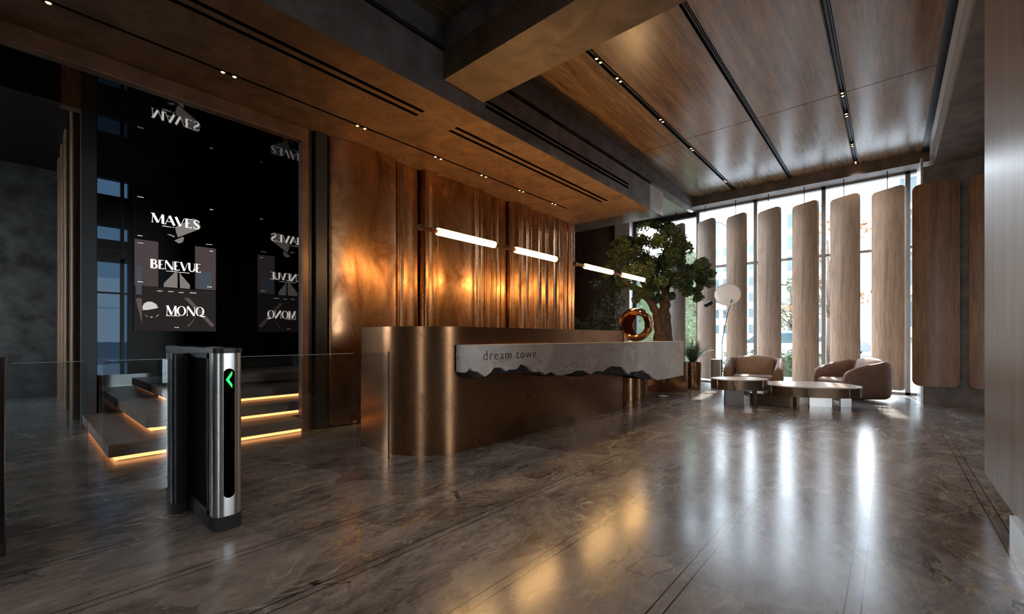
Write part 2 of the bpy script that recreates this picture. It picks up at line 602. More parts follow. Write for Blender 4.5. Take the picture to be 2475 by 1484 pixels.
M = dict(
    floor=marble_floor(),
    wood_ceiling=wood('walnut_ceiling', (0.095, 0.055, 0.029), (0.265, 0.165, 0.090), 'x', 0.26, 1.5, 0.7),
    wood_fin=wood('oak_fin', (0.27, 0.200, 0.152), (0.52, 0.415, 0.335), 'z', 0.40, 1.2),
    wood_panel=wood('walnut_panel', (0.13, 0.064, 0.031), (0.32, 0.175, 0.086), 'z', 0.33, 1.0),
    wood_wall=wood('walnut_wall', (0.085, 0.050, 0.031), (0.19, 0.118, 0.075), 'z', 0.38, 1.0, 0.4),
    wood_dark=wood('dark_oak', (0.11, 0.050, 0.020), (0.23, 0.115, 0.050), 'z', 0.5, 1.0),
    wood_step=wood('step_wood', (0.12, 0.078, 0.052), (0.30, 0.20, 0.135), 'x', 0.4, 1.6),
    soffit=patina('bronze_plaster', (0.115, 0.068, 0.036), (0.21, 0.13, 0.072), 0.42, 0.55, 4.0, 0.25, 0.25),
    soffit_metal=patina('brushed_soffit_metal', (0.30, 0.25, 0.21), (0.42, 0.36, 0.31), 0.30, 0.36, 2.0, 0.05, 0.9),
    plaster=simple('dark_plaster', (0.145, 0.125, 0.112), 0.62, var=0.35, vs=5, bump=0.2),
    plaster_beam=patina('beam_plaster', (0.075, 0.050, 0.032), (0.15, 0.10, 0.062), 0.45, 0.6, 3.0, 0.25, 0.1),
    concrete=simple('grey_concrete', (0.085, 0.085, 0.082), 0.5, var=0.6, vs=4.5, bump=0.5),
    copper=patina('aged_copper', (0.15, 0.070, 0.031), (0.52, 0.285, 0.145), 0.20, 0.40, 2.4, 0.10, zs=0.45),
    bronze=patina('desk_bronze', (0.20, 0.097, 0.045), (0.28, 0.14, 0.066), 0.20, 0.30, 2.6, 0.04, 0.85),
    bronze_trim=simple('bronze_trim', (0.32, 0.16, 0.08), 0.32, 1.0, var=0.2),
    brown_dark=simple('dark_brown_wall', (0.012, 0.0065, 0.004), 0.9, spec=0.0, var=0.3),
    brown_trim=simple('brown_trim', (0.16, 0.085, 0.045), 0.35, 0.3, var=0.25),
    black=simple('black_metal', (0.012, 0.012, 0.013), 0.4, 0.0, var=0.2),
    black_gloss=simple('black_mirror', (0.006, 0.006, 0.007), 0.03, 0.0, spec=0.8, var=0.1),
    black_wall=simple('black_wall', (0.008, 0.008, 0.009), 0.35, 0.0, spec=0.3, var=0.2),
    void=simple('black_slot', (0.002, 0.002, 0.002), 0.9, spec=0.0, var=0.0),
    slate=simple('slate_post', (0.050, 0.057, 0.068), 0.4, var=0.12),
    frame=simple('window_frame', (0.19, 0.18, 0.17), 0.45, 0.4, var=0.1),
    frame_light=simple('pale_aluminium', (0.55, 0.56, 0.58), 0.35, 0.6, var=0.05),
    white_plaster=simple('pale_plaster', (0.55, 0.52, 0.49), 0.6, var=0.08),
    steel=simple('brushed_steel', (0.60, 0.58, 0.56), 0.28, 1.0, var=0.05, vs=20),
    steel_dark=simple('dark_steel', (0.055, 0.055, 0.058), 0.34, 0.8, var=0.1),
    glass=pane_mat('window_glass', (0.96, 0.98, 0.98), 0.8),
    gate_glass=pane_mat('gate_glass', (0.86, 0.90, 0.90), 1.4),
    edge_glass=simple('polished_glass_edge', (0.50, 0.56, 0.56), 0.15, var=0.05),
    tint_glass=pane_mat('tinted_glass', (0.062, 0.086, 0.108), 0.1),
    stone=stone_mat(),
    rock=simple('torn_dark_rock', (0.022, 0.022, 0.022), 0.65, var=0.6, vs=9, bump=0.9),
    letter=simple('engraved_letter', (0.035, 0.027, 0.023), 0.7, var=0.1),
    tube=emitter('lamp_tube_glow', (1.0, 0.56, 0.20), 40.0),
    led=emitter('led_strip_glow', (1.0, 0.38, 0.13), 2.4),
    spot=emitter('spot_glow', (1.0, 0.42, 0.15), 8.0),
    green=emitter('green_arrow_glow', (0.02, 1.0, 0.10), 2.2),
    sign_white=emitter('sign_letter_glow', (1.0, 0.95, 0.90), 1.9),
    sign_cap=emitter('sign_caption_glow', (1.0, 0.95, 0.92), 0.75),
    sign_mauve=emitter('sign_mauve_glow', (0.62, 0.46, 0.47), 0.085),
    sign_low=emitter('sign_umber_glow', (0.55, 0.46, 0.44), 0.030),
    sign_grey=emitter('sign_grey_glow', (0.80, 0.72, 0.67), 0.20),
    sign_brown=emitter('sign_brown_glow', (0.75, 0.62, 0.56), 0.10),
    sign_blue=emitter('sign_blue_glow', (0.55, 0.62, 0.80), 0.085),
    sign_dome=emitter('sign_dome_glow', (0.9, 0.86, 0.84), 0.50),
    leather=simple('tan_leather', (0.20, 0.112, 0.070), 0.55, var=0.15, vs=14, bump=0.08),
    leather_pale=simple('pale_tan_cushion', (0.33, 0.215, 0.155), 0.55, var=0.12, vs=10, bump=0.08),
    table_side=simple('table_bronze', (0.16, 0.105, 0.065), 0.38, 0.85, var=0.15),
    table_top=simple('table_stone_top', (0.55, 0.46, 0.38), 0.25, var=0.2, vs=5),
    bark=simple('tree_bark', (0.085, 0.052, 0.032), 0.8, var=0.5, vs=14, bump=1.0),
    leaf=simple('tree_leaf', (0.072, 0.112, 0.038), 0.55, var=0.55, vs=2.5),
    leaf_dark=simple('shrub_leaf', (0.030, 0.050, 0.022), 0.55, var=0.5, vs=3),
    fern=simple('fern_leaf', (0.05, 0.09, 0.03), 0.5, var=0.4, vs=6),
    soil=simple('soil', (0.03, 0.02, 0.014), 0.9, var=0.4, vs=30),
    shade_white=simple('lamp_dish_white', (0.78, 0.75, 0.72), 0.5, var=0.03),
    polish=simple('polished_bronze', (0.42, 0.23, 0.115), 0.15, 1.0, var=0.1),
    pave=simple('outdoor_paving', (0.24, 0.24, 0.235), 0.8, var=0.1, vs=0.5),
    facade=simple('white_facade', (0.30, 0.30, 0.29), 0.8, var=0.04, vs=0.3),
    facade_grey=simple('grey_facade', (0.12, 0.125, 0.135), 0.7, var=0.08, vs=0.3),
    facade_tan=simple('tan_facade', (0.20, 0.17, 0.13), 0.8, var=0.1, vs=0.3),
    ext_glass=simple('facade_glass', (0.035, 0.065, 0.075), 0.25, var=0.3, vs=0.2),
    hedge=simple('hedge_leaf', (0.060, 0.085, 0.030), 0.7, var=0.6, vs=1.2),
    autumn=simple('autumn_leaf', (0.22, 0.095, 0.035), 0.7, var=0.4, vs=0.8),
    olive=simple('olive_leaf', (0.075, 0.085, 0.038), 0.7, var=0.4, vs=0.8),
    car_white=simple('white_car_paint', (0.72, 0.72, 0.72), 0.25, var=0.02),
    car_grey=simple('grey_car_paint', (0.20, 0.21, 0.22), 0.25, var=0.02),
    rubber=simple('rubber', (0.02, 0.02, 0.02), 0.8),
    awning=simple('awning_cloth', (0.06, 0.065, 0.065), 0.8),
)

ZW, ZS = 4.28, 3.40        # wood ceiling, soffit

# ================================================================== the setting
struct('floor', MB().box(-4.6, 10.8, -5.2, 11.8, -0.12, 0.0), M['floor'])

# wood ceiling, in strips between the light slots
mb = MB()
edges = [-0.42, 0.43, 0.51, 1.47, 1.55, 2.51, 2.59, 3.47]
for y0, y1 in zip(edges[0::2], edges[1::2]):
    mb.box(-4.6, 2.90, y0, y1, ZW, ZW + 0.06)
    mb.box(3.2, 7.163, y0, y1, ZW, ZW + 0.06)
    mb.box(7.177, 10.32, y0, y1, ZW, ZW + 0.06)
struct('ceiling_wood', mb, M['wood_ceiling'])
struct('ceiling_deck', MB().box(-4.6, 10.8, -5.2, 11.8, 4.42, 4.6), M['black_wall'])
# right hand plaster ceiling and its drop face
struct('ceiling_right', MB().box(-4.6, 10.75, -5.2, -0.52, 3.74, 4.42), M['plaster'])
struct('trim_1', MB().box(-4.6, 10.3, -0.52, -0.42, 4.25, 4.42), M['black_wall'])
struct('trim_2', MB().box(-4.6, 9.42, -0.52, -0.475, 3.86, 4.12), M['frame_light'])
# cornice on the left: recessed upper step, main face, soffit
struct('ceiling_cornice', MB().box(-4.6, 10.32, 3.44, 3.62, 4.04, 4.42), M['plaster'])
struct('shadow_line_strip', MB().box(-4.6, 8.10, 3.49, 3.62, 3.84, 4.04), M['void'])  # black strip painted in as the shadow line under the cornice step
mb = MB()
mb.box(-4.6, 7.62, 3.30, 3.48, ZS + 0.004, 3.86)
mb.box(-4.6, 7.62, 3.64, 4.98, 3.7, 4.40)
struct('beam_left', mb, M['plaster'])
mb = MB()
ys = [3.302, 3.632, 3.684, 3.736, 3.788, 4.408, 4.452, 4.985]
# soffit with real slots: between slot strips
xs_gap = {1: [(-4.6, 2.787), (3.23, 6.68)], 3: [(-4.6, 2.787), (3.23, 6.68)], 5: [(-4.6, 6.58)]}
for i in range(len(ys) - 1):
    y0, y1 = ys[i], ys[i + 1]
    if i not in xs_gap:
        mb.box(-4.6, 7.62, y0, y1, ZS, ZS + 0.05)
    else:
        x = -4.6
        for a, b_ in xs_gap[i]:
            if a > x:
                mb.box(x, a, y0, y1, ZS, ZS + 0.05)
            x = b_
        mb.box(x, 7.62, y0, y1, ZS, ZS + 0.05)
struct('ceiling_soffit', mb, M['soffit'])
mb = MB()
mb.box(7.62, 8.22, 3.30, 5.5, ZS, 3.86)
struct('trim_3', mb, M['soffit_metal'])
struct('ceiling_window_bay', MB().box(7.70, 10.75, 3.62, 5.7, 4.06, 4.42), M['soffit_metal'])
# cross beam
struct('beam_cross', MB().box(2.75, 3.30, -0.5, 3.299, 3.575, 3.87).box(2.98, 3.18, -0.5, 3.299, 3.87, 4.42), M['plaster_beam'])
struct('beam_window', MB().box(10.30, 10.80, -0.52, 3.56, 4.08, 4.42), M['plaster'])
struct('trim_4', MB().box(2.90, 2.97, -0.42, 3.44, 3.98, 4.42), M['plaster'])

# right: dark wall set forward of the window, and the near wood wall
struct('wall_right', MB().box(9.40, 10.8, -5.2, -0.40, 0, 3.74), M['plaster'])
struct('trim_5', MB().box(9.42, 10.75, -0.40, -0.37, 0, 3.9), M['frame_light'])
struct('wall_near', MB().box(2.9, 4.27, -0.66, -0.48, 0.143, 4.40), M['wood_wall'])
struct('baseboard_near', MB().box(2.92, 3.34, -0.64, -0.462, 0, 0.143), M['steel'])

# main window wall
GX = 10.72
fr = MB()
for y in (3.44, 2.22, 1.0, -0.25):
    fr.box(GX - 0.06, GX + 0.05, y - 0.035, y + 0.035, 0.0, 4.08)
fr.box(GX - 0.05, GX + 0.04, -0.37, 3.44, 2.675, 2.725)
fr.box(GX - 0.06, GX + 0.05, -0.37, 3.44, 0.0, 0.05)
fr.box(GX - 0.06, GX + 0.05, -0.37, 3.44, 4.03, 4.08)
w1 = struct('window_1', fr, M['frame'])
MB().box(GX - 0.005, GX + 0.005, -0.37, 3.44, 0.05, 4.03).build('window_pane', M['glass'], w1)
fr = MB()
fr.box(GX - 0.07, GX + 0.05, 4.98, 5.08, 0.0, 4.06)
fr.box(GX - 0.07, GX + 0.05, 3.475, 5.0, 3.94, 4.06)
fr.box(GX - 0.06, GX + 0.05, 3.475, 5.0, 0.0, 0.06)
w2 = struct('window_2', fr, M['black'])
MB().box(GX - 0.005, GX + 0.005, 3.475, 4.98, 0.06, 3.94).build('window_pane', M['glass'], w2)
struct('wall_window_side', MB().box(10.45, 10.8, 5.08, 5.55, 0, 4.06), M['white_plaster'])
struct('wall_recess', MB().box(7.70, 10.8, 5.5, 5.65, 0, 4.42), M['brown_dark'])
struct('wall_copper_back', MB().box(2.20, 7.75, 5.05, 5.12, 0, ZS + 0.6), M['black_wall'])
struct('wall_copper_return', MB().box(7.66, 7.75, 5.0, 5.6, 0, ZS + 0.6), M['black_wall'])

# entrance glazing behind the camera
def rear_window(name, x_wall, a0, a1, axis, n, zs=0.0):
    f = MB()
    def bx(p0, p1, z0, z1, t=0.05):
        if axis == 'x':
            f.box(x_wall - t, x_wall + t, p0, p1, z0, z1)
        else:
            f.box(p0, p1, x_wall - t, x_wall + t, z0, z1)
    for i in range(n + 1):
        p = a0 + (a1 - a0) * i / n
        bx(p - 0.04, p + 0.04, zs, 3.7)
    bx(a0, a1, zs, zs + 0.08)
    bx(a0, a1, 3.62, 3.72)
    bx(a0, a1, 2.3, 2.36)
    o = struct(name, f, M['black'])
    f = MB()
    bx(a0, a1, zs + 0.08, 3.62, 0.005)
    f.build('window_pane', M['glass'], o)
rear_window('window_3', -4.6, -1.9, -1.1, 'x', 1)
rear_window('window_4', -5.2, 2.0, 3.0, 'y', 1)
rear_window('window_6', -4.6, 8.0, 11.0, 'x', 2, 1.0)
mb = MB()
mb.box(-4.75, -4.6, -1.1, 8.0, 0, 4.42).box(-4.75, -4.6, 11.0, 11.8, 0, 4.42).box(-4.75, -4.6, 8.0, 11.0, 3.7, 4.42).box(-4.75, -4.6, 8.0, 11.0, 0, 1.0)
mb.box(-4.75, -4.6, -5.2, -1.9, 0, 4.42).box(-4.75, -4.6, -1.9, -1.1, 3.7, 4.42)
struct('wall_entrance', mb, M['concrete'])
mb = MB()
mb.box(-4.75, 2.0, -5.35, -5.2, 0, 4.42).box(3.0, 9.5, -5.35, -5.2, 0, 4.42).box(2.0, 3.0, -5.35, -5.2, 3.7, 4.42)
struct('wall_rear', mb, M['plaster'])

# left corridor and lift lobby
struct('wall_left', MB().box(-4.6, 0.56, 11.45, 11.65, 0, 4.42), M['concrete'])
struct('ceiling_corridor', MB().box(-4.6, 0.56, 7.2, 11.45, 4.08, 4.42), M['black_wall'])
struct('beam_corridor', MB().box(-4.6, 0.33, 7.1, 7.22, 3.72, 4.42), M['black_wall'])
struct('trim_6', MB().box(0.33, 0.49, 7.08, 7.22, 3.70, 4.42), M['wood_dark'])
struct('column_lobby', MB().box(0.493, 0.623, 7.1, 7.22, 0, 4.42), M['slate'])
struct('wall_lobby_left', MB().box(0.56, 0.64, 7.22, 11.5, 0, 4.42), M['black_wall'])
struct('wall_lobby_right', MB().box(2.945, 3.02, 5.15, 10.2, 0, 4.42), M['black_gloss'])
mb = MB()
mb.box(1.28, 2.945, 10.02, 10.15, 0, 4.42)
mb.box(0.64, 1.28, 10.02, 10.15, 0, 0.55)
mb.box(0.64, 1.28, 10.02, 10.15, 2.40, 2.72)
mb.box(0.64, 1.28, 10.02, 10.15, 2.95, 3.48)
mb.box(0.64, 1.28, 10.02, 10.15, 3.76, 4.42)
struct('wall_lobby_back', mb, M['black_wall'])
struct('ceiling_lobby', MB().box(0.64, 2.945, 5.15, 10.2, 4.15, 4.42), M['black_gloss'])
f = MB()
f.box(1.18, 1.225, 10.0, 10.1, 0.55, 4.0).box(0.64, 1.28, 10.03, 10.08, 1.80, 1.83)
f.box(0.64, 1.28, 10.0, 10.1, 2.34, 2.40).box(0.64, 1.28, 9.99, 10.1, 2.50, 2.56)
w5 = struct('window_5', f, M['black'])
MB().box(0.64, 1.28, 10.06, 10.07, 0.5, 4.0).build('window_pane', M['tint_glass'], w5)

# opening frame in front of the lobby
mb = MB()
mb.box(-4.6, 2.166, 4.93, 5.03, 3.25, ZS)
mb.box(2.09, 2.166, 4.93, 5.03, 0, 3.25)
struct('trim_7', mb, M['brown_trim'], bevel=0.008)
mb = MB()
mb.box(2.166, 2.215, 4.95, 5.1, 0, ZS).box(2.225, 2.365, 4.90, 5.1, 0, ZS)
struct('column_black', mb, M['black'], bevel=0.01)

# ================================================================== wall fins in the corridor
mb = MB().prism(rrect(-0.065, 0.03, -0.16, 0.16, 0.03), 0.0, 4.08)
fin0 = tag(mb.build('wall_fin', M['wood_dark'], smooth=40), 'brown wooden wall fin nearest the dark lobby column', 'wall fin', 'wooden fins along the corridor')
fin0.location = (0.52, 8.0, 0)
for yy, lb in ((9.16, 'brown wooden wall fin second from the dark lobby column'), (9.9, 'brown wooden wall fin third from the dark lobby column'),
               (10.65, 'brown wooden wall fin farthest down the corridor, beside the concrete wall')):
    copy_tree(fin0, (0.52, yy, 0), label=lb)

# ================================================================== copper wall panels
PAN = [(2.375, 3.31, 0.00, 0.06, []), (3.325, 3.72, 0.075, 0.012, [(3.36, .03, .03), (3.42, .02, .03)]), (3.735, 3.985, -0.035, 0.006, [(3.95, .02, .012)]),
       (4.0, 5.03, 0.03, 0.05, [(4.72, .05, .014), (4.86, .03, .016), (4.97, .03, .025)]), (5.045, 5.55, 0.085, 0.01, [(5.13, .05, .05), (5.26, .035, .035), (5.47, .05, .055)]),
       (5.57, 6.18, 0.0, 0.035, [(5.75, .05, .02), (5.95, .04, .022), (6.11, .035, .03)]), (6.20, 7.13, 0.05, 0.03, [(6.35, .07, .04), (6.58, .06, .03), (6.82, .08, .05), (7.05, .04, .03)]),
       (7.15, 7.68, 0.085, 0.012, [(7.24, .035, .045), (7.36, .03, .04), (7.52, .05, .06), (7.63, .03, .05)])]
PL = ['first wavy copper wall panel, widest, beside the black pillar', 'narrow recessed copper wall panel second from the black pillar',
      'slim projecting copper wall panel third from the black pillar', 'broad copper wall panel fourth from the black pillar, behind the brightest tube',
      'fluted recessed copper wall panel fifth from the black pillar', 'rounded copper wall panel sixth from the black pillar',
      'rippled copper wall panel seventh from the black pillar', 'last fluted copper wall panel before the dark recess']
for (xa, xb, dy, amp, bumps), lb in zip(PAN, PL):
    n = 72
    front = []
    for i in range(n + 1):
        t = i / n
        x = xa + (xb - xa) * t
        y = 4.91 + dy - amp * sin(pi * t) ** 0.8 - 0.004 * sin(t * 9 + xa * 5)
        for bc, bw, bd in bumps:
            y -= bd * math.exp(-((x - bc) / bw) ** 2)
        e = min(t, 1 - t) * (xb - xa)
        if e < 0.03:
            y += 0.03 * (1 - e / 0.03) ** 2
        front.append((x, y))
    poly = front + [(xb, 5.035), (xa, 5.035)]
    o = MB().prism(poly, 0.02, ZS - 0.005).build('copper_panel', M['copper'], smooth=35)
    tag(o, lb, 'wall panel', 'copper cladding behind the desk')

# ================================================================== stairs
st = root('staircase', (1.3, 5.5, 0), 'low wooden steps with glowing edges leading into the black lobby', 'stairs')
for i, (xl, yf, xr) in enumerate(((0.50, 4.90, 2.085), (0.80, 5.28, 2.94), (1.13, 5.66, 2.94), (1.45, 6.05, 2.94))):
    zt = 0.15 * (i + 1)
    s_ = MB().box(xl, xr, yf, 7.1, zt - 0.105, zt).build('step', M['wood_step'], st, bevel=0.004)
    if i == 0:
        MB().box(2.085, 2.94, 5.2, 7.1, 0.045, 0.15).build('landing', M['wood_step'], st)
    MB().box(xl + 0.07, xr, yf + 0.07, 7.1, zt - 0.15, zt - 0.105).build('riser', M['black'], s_)
    if i < 3:
        l_ = MB()
        l_.box(xl + 0.045, xr, yf + 0.045, yf + 0.068, zt - 0.143, zt - 0.118)
        l_.box(xl + 0.045, xl + 0.068, yf + 0.068, 6.95, zt - 0.143, zt - 0.118)
        l_.build('led_strip', M['led'], s_)
struct('floor_lobby', MB().box(0.64, 2.945, 7.1, 10.02, 0, 0.60), M['black_gloss'])

# ================================================================== display sign
sg = root('sign_board', (1.96, 9.99, 1.17), 'black display board with white glowing MAVES, BENEVUE and MONQ lettering', 'sign')
MB().box(1.345, 2.585, 9.985, 10.0, 1.17, 3.64).build('board', M['black_wall'], sg)
fm = MB()
fm.box(1.345, 1.357, 9.975, 9.986, 1.17, 3.64).box(2.573, 2.585, 9.975, 9.986, 1.17, 3.64)
fm.build('board_frame', M['slate'], sg)
SH = {
 'umber_panel': ('sign_low', [[(1.346, 1.955), (2.586, 1.965), (2.586, 1.17), (1.346, 1.17)]], 9.983),
 'mauve_panel': ('sign_mauve', [[(1.346, 2.786), (1.685, 2.786), (1.685, 1.968), (1.346, 1.968)], [(2.236, 2.797), (2.582, 2.797), (2.582, 1.977), (2.236, 1.977)]], 9.982),
 'blue_panel': ('sign_blue', [[(1.378, 2.315), (1.455, 2.32), (1.455, 1.81), (1.378, 1.813)], [(2.267, 2.309), (2.496, 2.326), (2.496, 1.992), (2.267, 1.982)]], 9.980),
 'tent_drawing': ('sign_grey', [[(1.966, 2.316), (1.966, 1.975), (1.761, 1.975), (1.765, 2.047)], [(1.995, 2.26), (2.155, 2.047), (2.155, 1.973), (2.003, 1.975)]], 9.979),
 'cone_drawing': ('sign_grey', [[(1.93, 3.097), (2.198, 3.316), (2.259, 3.306), (2.325, 3.188), (2.314, 3.139), (1.973, 2.917), (1.944, 3.006)],
                                [(1.808, 2.945), (1.857, 2.958), (1.93, 2.931), (1.915, 2.907)], [(1.915, 2.847), (2.047, 2.943), (2.065, 2.918), (2.047, 2.842), (1.988, 2.805)]], 9.981),
 'dome_drawing': ('sign_dome', [[(1.464, 1.594), (1.484, 1.656), (1.538, 1.694), (1.592, 1.694), (1.654, 1.657), (1.685, 1.588), (1.619, 1.567), (1.538, 1.546), (1.471, 1.537)],
                                [(1.477, 1.517), (1.504, 1.457), (1.544, 1.415), (1.511, 1.44)], [(1.571, 1.425), (1.605, 1.426), (1.605, 1.412), (1.571, 1.411)], [(1.647, 1.422), (1.674, 1.438), (1.695, 1.477), (1.674, 1.455)]], 9.979),
 'blade_drawing': ('sign_brown', [[(2.062, 1.8), (2.145, 1.797), (2.545, 1.298), (2.537, 1.265), (2.488, 1.268)], [(1.372, 1.735), (1.431, 1.756), (1.457, 1.723), (1.457, 1.3)],
                                  [(2.107, 1.27), (2.167, 1.326), (2.259, 1.478), (2.244, 1.44), (2.183, 1.318), (2.13, 1.257)]], 9.978),
}
for nm, (mt, polys, y) in SH.items():
    for pl in polys:
        MB().prism_y(pl, y - 0.0006, y + 0.0004).build(nm, M[mt], sg)
CAPS = [[(1.398, 3.542), (1.481, 3.531)], [(2.472, 3.559), (2.529, 3.543)], [(1.398, 2.859), (1.468, 2.846)], [(2.408, 2.868), (2.516, 2.859)], [(1.398, 2.729), (1.477, 2.718)],
        [(2.472, 2.747), (2.529, 2.731)], [(1.398, 2.044), (1.471, 2.029)], [(2.429, 2.045), (2.508, 2.03)], [(1.669, 1.903), (1.747, 1.889)], [(1.829, 1.906), (1.905, 1.892)],
        [(1.988, 1.901), (2.055, 1.887)], [(2.155, 1.906), (2.256, 1.892)], [(1.922, 1.246), (1.985, 1.232)], [(1.744, 3.094), (1.872, 3.080)], [(1.893, 3.096), (1.922, 3.082)],
        [(1.798, 2.279), (1.944, 2.265)], [(1.973, 2.275), (2.149, 2.261)], [(1.798, 1.460), (2.003, 1.446)]]
for (xa, za), (xb, zb) in CAPS:
    cp = MB()
    x = xa
    while x < xb - 0.004:
        w = random.uniform(0.010, 0.028)
        cp.box(x, min(x + w, xb), 9.9765, 9.9775, zb + random.uniform(0, 0.003), za - random.uniform(0, 0.003))
        x += w + 0.004
    cp.build('caption', M['sign_cap'], sg)


def ring(cx, cz, ro, ri_x, ri_z, n=28):
    out, inn = [], []
    for k in range(n):
        a = 2 * pi * k / n
        out.append((cx + ro[0] * cos(a), cz + ro[1] * sin(a)))
        inn.append((cx + ri_x * cos(a), cz + ri_z * sin(a)))
    return [[out[k], out[(k + 1) % n], inn[(k + 1) % n], inn[k]] for k in range(n)]


def stroke(pts):
    """pts = (x, z, half-width) -> quads"""
    qs = []
    L, R = [], []
    for i, (x, z, w) in enumerate(pts):
        x0, z0, _ = pts[max(i - 1, 0)]
        x1, z1, _ = pts[min(i + 1, len(pts) - 1)]
        d = math.hypot(x1 - x0, z1 - z0) or 1
        nx, nz = -(z1 - z0) / d, (x1 - x0) / d
        L.append((x + nx * w, z + nz * w))
        R.append((x - nx * w, z - nz * w))
    for i in range(len(pts) - 1):
        qs.append([L[i], L[i + 1], R[i + 1], R[i]])
    return qs


def arc(cx, cz, rx, rz, a0, a1, w0, wm, n=14):
    return stroke([(cx + rx * cos(radians(a0 + (a1 - a0) * i / n)), cz + rz * sin(radians(a0 + (a1 - a0) * i / n)),
                    w0 + (wm - w0) * sin(pi * i / n)) for i in range(n + 1)])


TH, TN = 0.105, 0.015       # thick and thin half-widths
G = {}
G['M'] = (1.15, stroke([(0.06, 0, TN), (0.10, 1, TN)]) + stroke([(0.12, 1, TH), (0.55, 0.08, TH)]) + stroke([(0.58, 0.05, TN), (0.92, 1, TN)]) + stroke([(0.98, 1, TH), (1.0, 0, TH)]) + stroke([(0, 0.02, TN), (0.15, 0.02, TN)]) + stroke([(-0.05, 0.99, TN), (0.2, 0.99, TN)]))
G['A'] = (0.95, stroke([(0.05, 0, TN), (0.45, 1, TN)]) + stroke([(0.45, 1, TH), (0.88, 0, TH)]) + stroke([(0.2, 0.35, TN), (0.7, 0.35, TN)]) + stroke([(-0.02, 0.02, TN), (0.14, 0.02, TN)]))
G['V'] = (0.95, stroke([(0.08, 1, TH), (0.48, 0.04, TH)]) + stroke([(0.5, 0.02, TN), (0.88, 1, TN)]))
G['E'] = (0.72, stroke([(0.14, 0, TH), (0.14, 1, TH)]) + stroke([(0.14, 0.98, TN), (0.6, 0.98, TN)]) + stroke([(0.14, 0.52, TN), (0.42, 0.52, TN)]) + stroke([(0.14, 0.02, TN), (0.6, 0.02, TN)]) + stroke([(0.58, 0.0, 0.03), (0.60, 0.12, 0.03)]))
G['S'] = (0.8, stroke([(0.66, 0.80, 0.03), (0.58, 0.96, 0.02), (0.38, 1.0, 0.02), (0.2, 0.93, 0.035), (0.13, 0.78, 0.05), (0.24, 0.60, 0.08), (0.46, 0.44, 0.095), (0.62, 0.26, 0.07), (0.56, 0.09, 0.04), (0.36, 0.0, 0.02), (0.16, 0.04, 0.02), (0.08, 0.2, 0.03)]))
G['B'] = (0.85, stroke([(0.14, 0, TH + 0.03), (0.14, 1, TH + 0.03)]) + arc(0.3, 0.76, 0.28, 0.23, 90, -90, TN, 0.08) + arc(0.3, 0.27, 0.38, 0.26, 90, -90, TN, 0.09) + stroke([(0.1, 0.985, TN), (0.3, 0.985, TN)]) + stroke([(0.1, 0.012, TN), (0.3, 0.012, TN)]))
G['N'] = (1.02, stroke([(0.06, 0, TN), (0.06, 1, TN)]) + stroke([(0.10, 1, TH), (0.86, 0.02, TH)]) + stroke([(0.90, 0, TN), (0.90, 1, TN)]) + stroke([(0, 0.02, TN), (0.14, 0.02, TN)]))
G['U'] = (0.85, stroke([(0.12, 1, TH), (0.12, 0.35, TH)]) + arc(0.42, 0.34, 0.30, 0.32, 180, 360, TH, 0.03) + stroke([(0.72, 0.34, TN), (0.72, 1, TN)]))
G['O'] = (1.08, ring(0.5, 0.5, (0.5, 0.51), 0.32, 0.485))
G['Q'] = (1.15, ring(0.5, 0.5, (0.5, 0.51), 0.32, 0.485) + stroke([(0.5, 0.06, 0.06), (0.75, -0.06, 0.06), (1.08, -0.06, 0.02)]))


def word(txt, x0, x1, z0, h, y):
    tot = sum(G[c][0] for c in txt)
    sx = (x1 - x0) / tot
    mb = MB()
    x = x0
    for c in txt:
        for q in G[c][1]:
            mb.prism_y([(x + px * sx, z0 + pz * h) for px, pz in q], y - 0.002, y)
        x += G[c][0] * sx
    return mb


word('MAVES', 1.59, 2.325, 3.125, 0.165, 9.977).build('lettering', M['sign_white'], sg)
word('BENEVUE', 1.575, 2.335, 2.30, 0.16, 9.977).build('lettering', M['sign_white'], sg)
word('MONQ', 1.80, 2.40, 1.465, 0.17, 9.977).build('lettering', M['sign_white'], sg)

# ================================================================== reception desk
dk = root('reception_desk', (4.0, 3.3, 0), 'long bronze reception desk with rounded end and torn stone block engraved dream town', 'reception desk')
poly = rrect(2.20, 5.87, 2.95, 3.95, 0, n=14, rs=[0.56, 0.02, 0.02, 0.1])
MB().prism(poly, 0.0, 1.15).build('body', M['bronze'], dk, smooth=30)
MB().box(5.862, 5.876, 2.944, 2.956, 0.0, 1.15).build('corner_trim', M['steel_dark'], dk)
# fluted drum under the overhanging block
fl = []
for cx, r, a0, a1 in ((6.02, 0.22, 200, 300), (6.42, 0.20, 215, 325), (6.78, 0.19, 215, 325), (7.12, 0.20, 215, 380)):
    for i in range(9):
        a = radians(a0 + (a1 - a0) * i / 8)
        fl.append((cx + r * cos(a), 3.36 + r * sin(a) * 1.1))
fl += [(7.32, 3.8), (5.9, 3.8)]
fl[0] = (5.88, fl[0][1])
MB().prism(fl, 0.0, 0.80).build('support_drum', M['bronze'], dk, smooth=30)
FRONT = [(2.609, 0.784), (2.651, 0.75), (2.682, 0.753), (2.789, 0.697), (2.861, 0.733), (2.908, 0.772), (3.011, 0.767), (3.068, 0.731), (3.111, 0.742), (3.215, 0.737), (3.291, 0.792), (3.37, 0.768), (3.5, 0.695), (3.594, 0.695), (3.69, 0.657), (3.826, 0.678), (3.92, 0.631), (4.047, 0.631), (4.168, 0.638), (4.338, 0.668), (4.493, 0.65), (4.632, 0.602), (4.777, 0.633), (4.928, 0.616), (5.033, 0.655), (5.167, 0.674), (5.451, 0.649), (5.648, 0.535), (5.695, 0.563), (5.92, 0.557), (6.124, 0.57), (6.212, 0.517), (6.338, 0.491), (6.486, 0.415), (6.679, 0.377), (7.785, 0.38)]
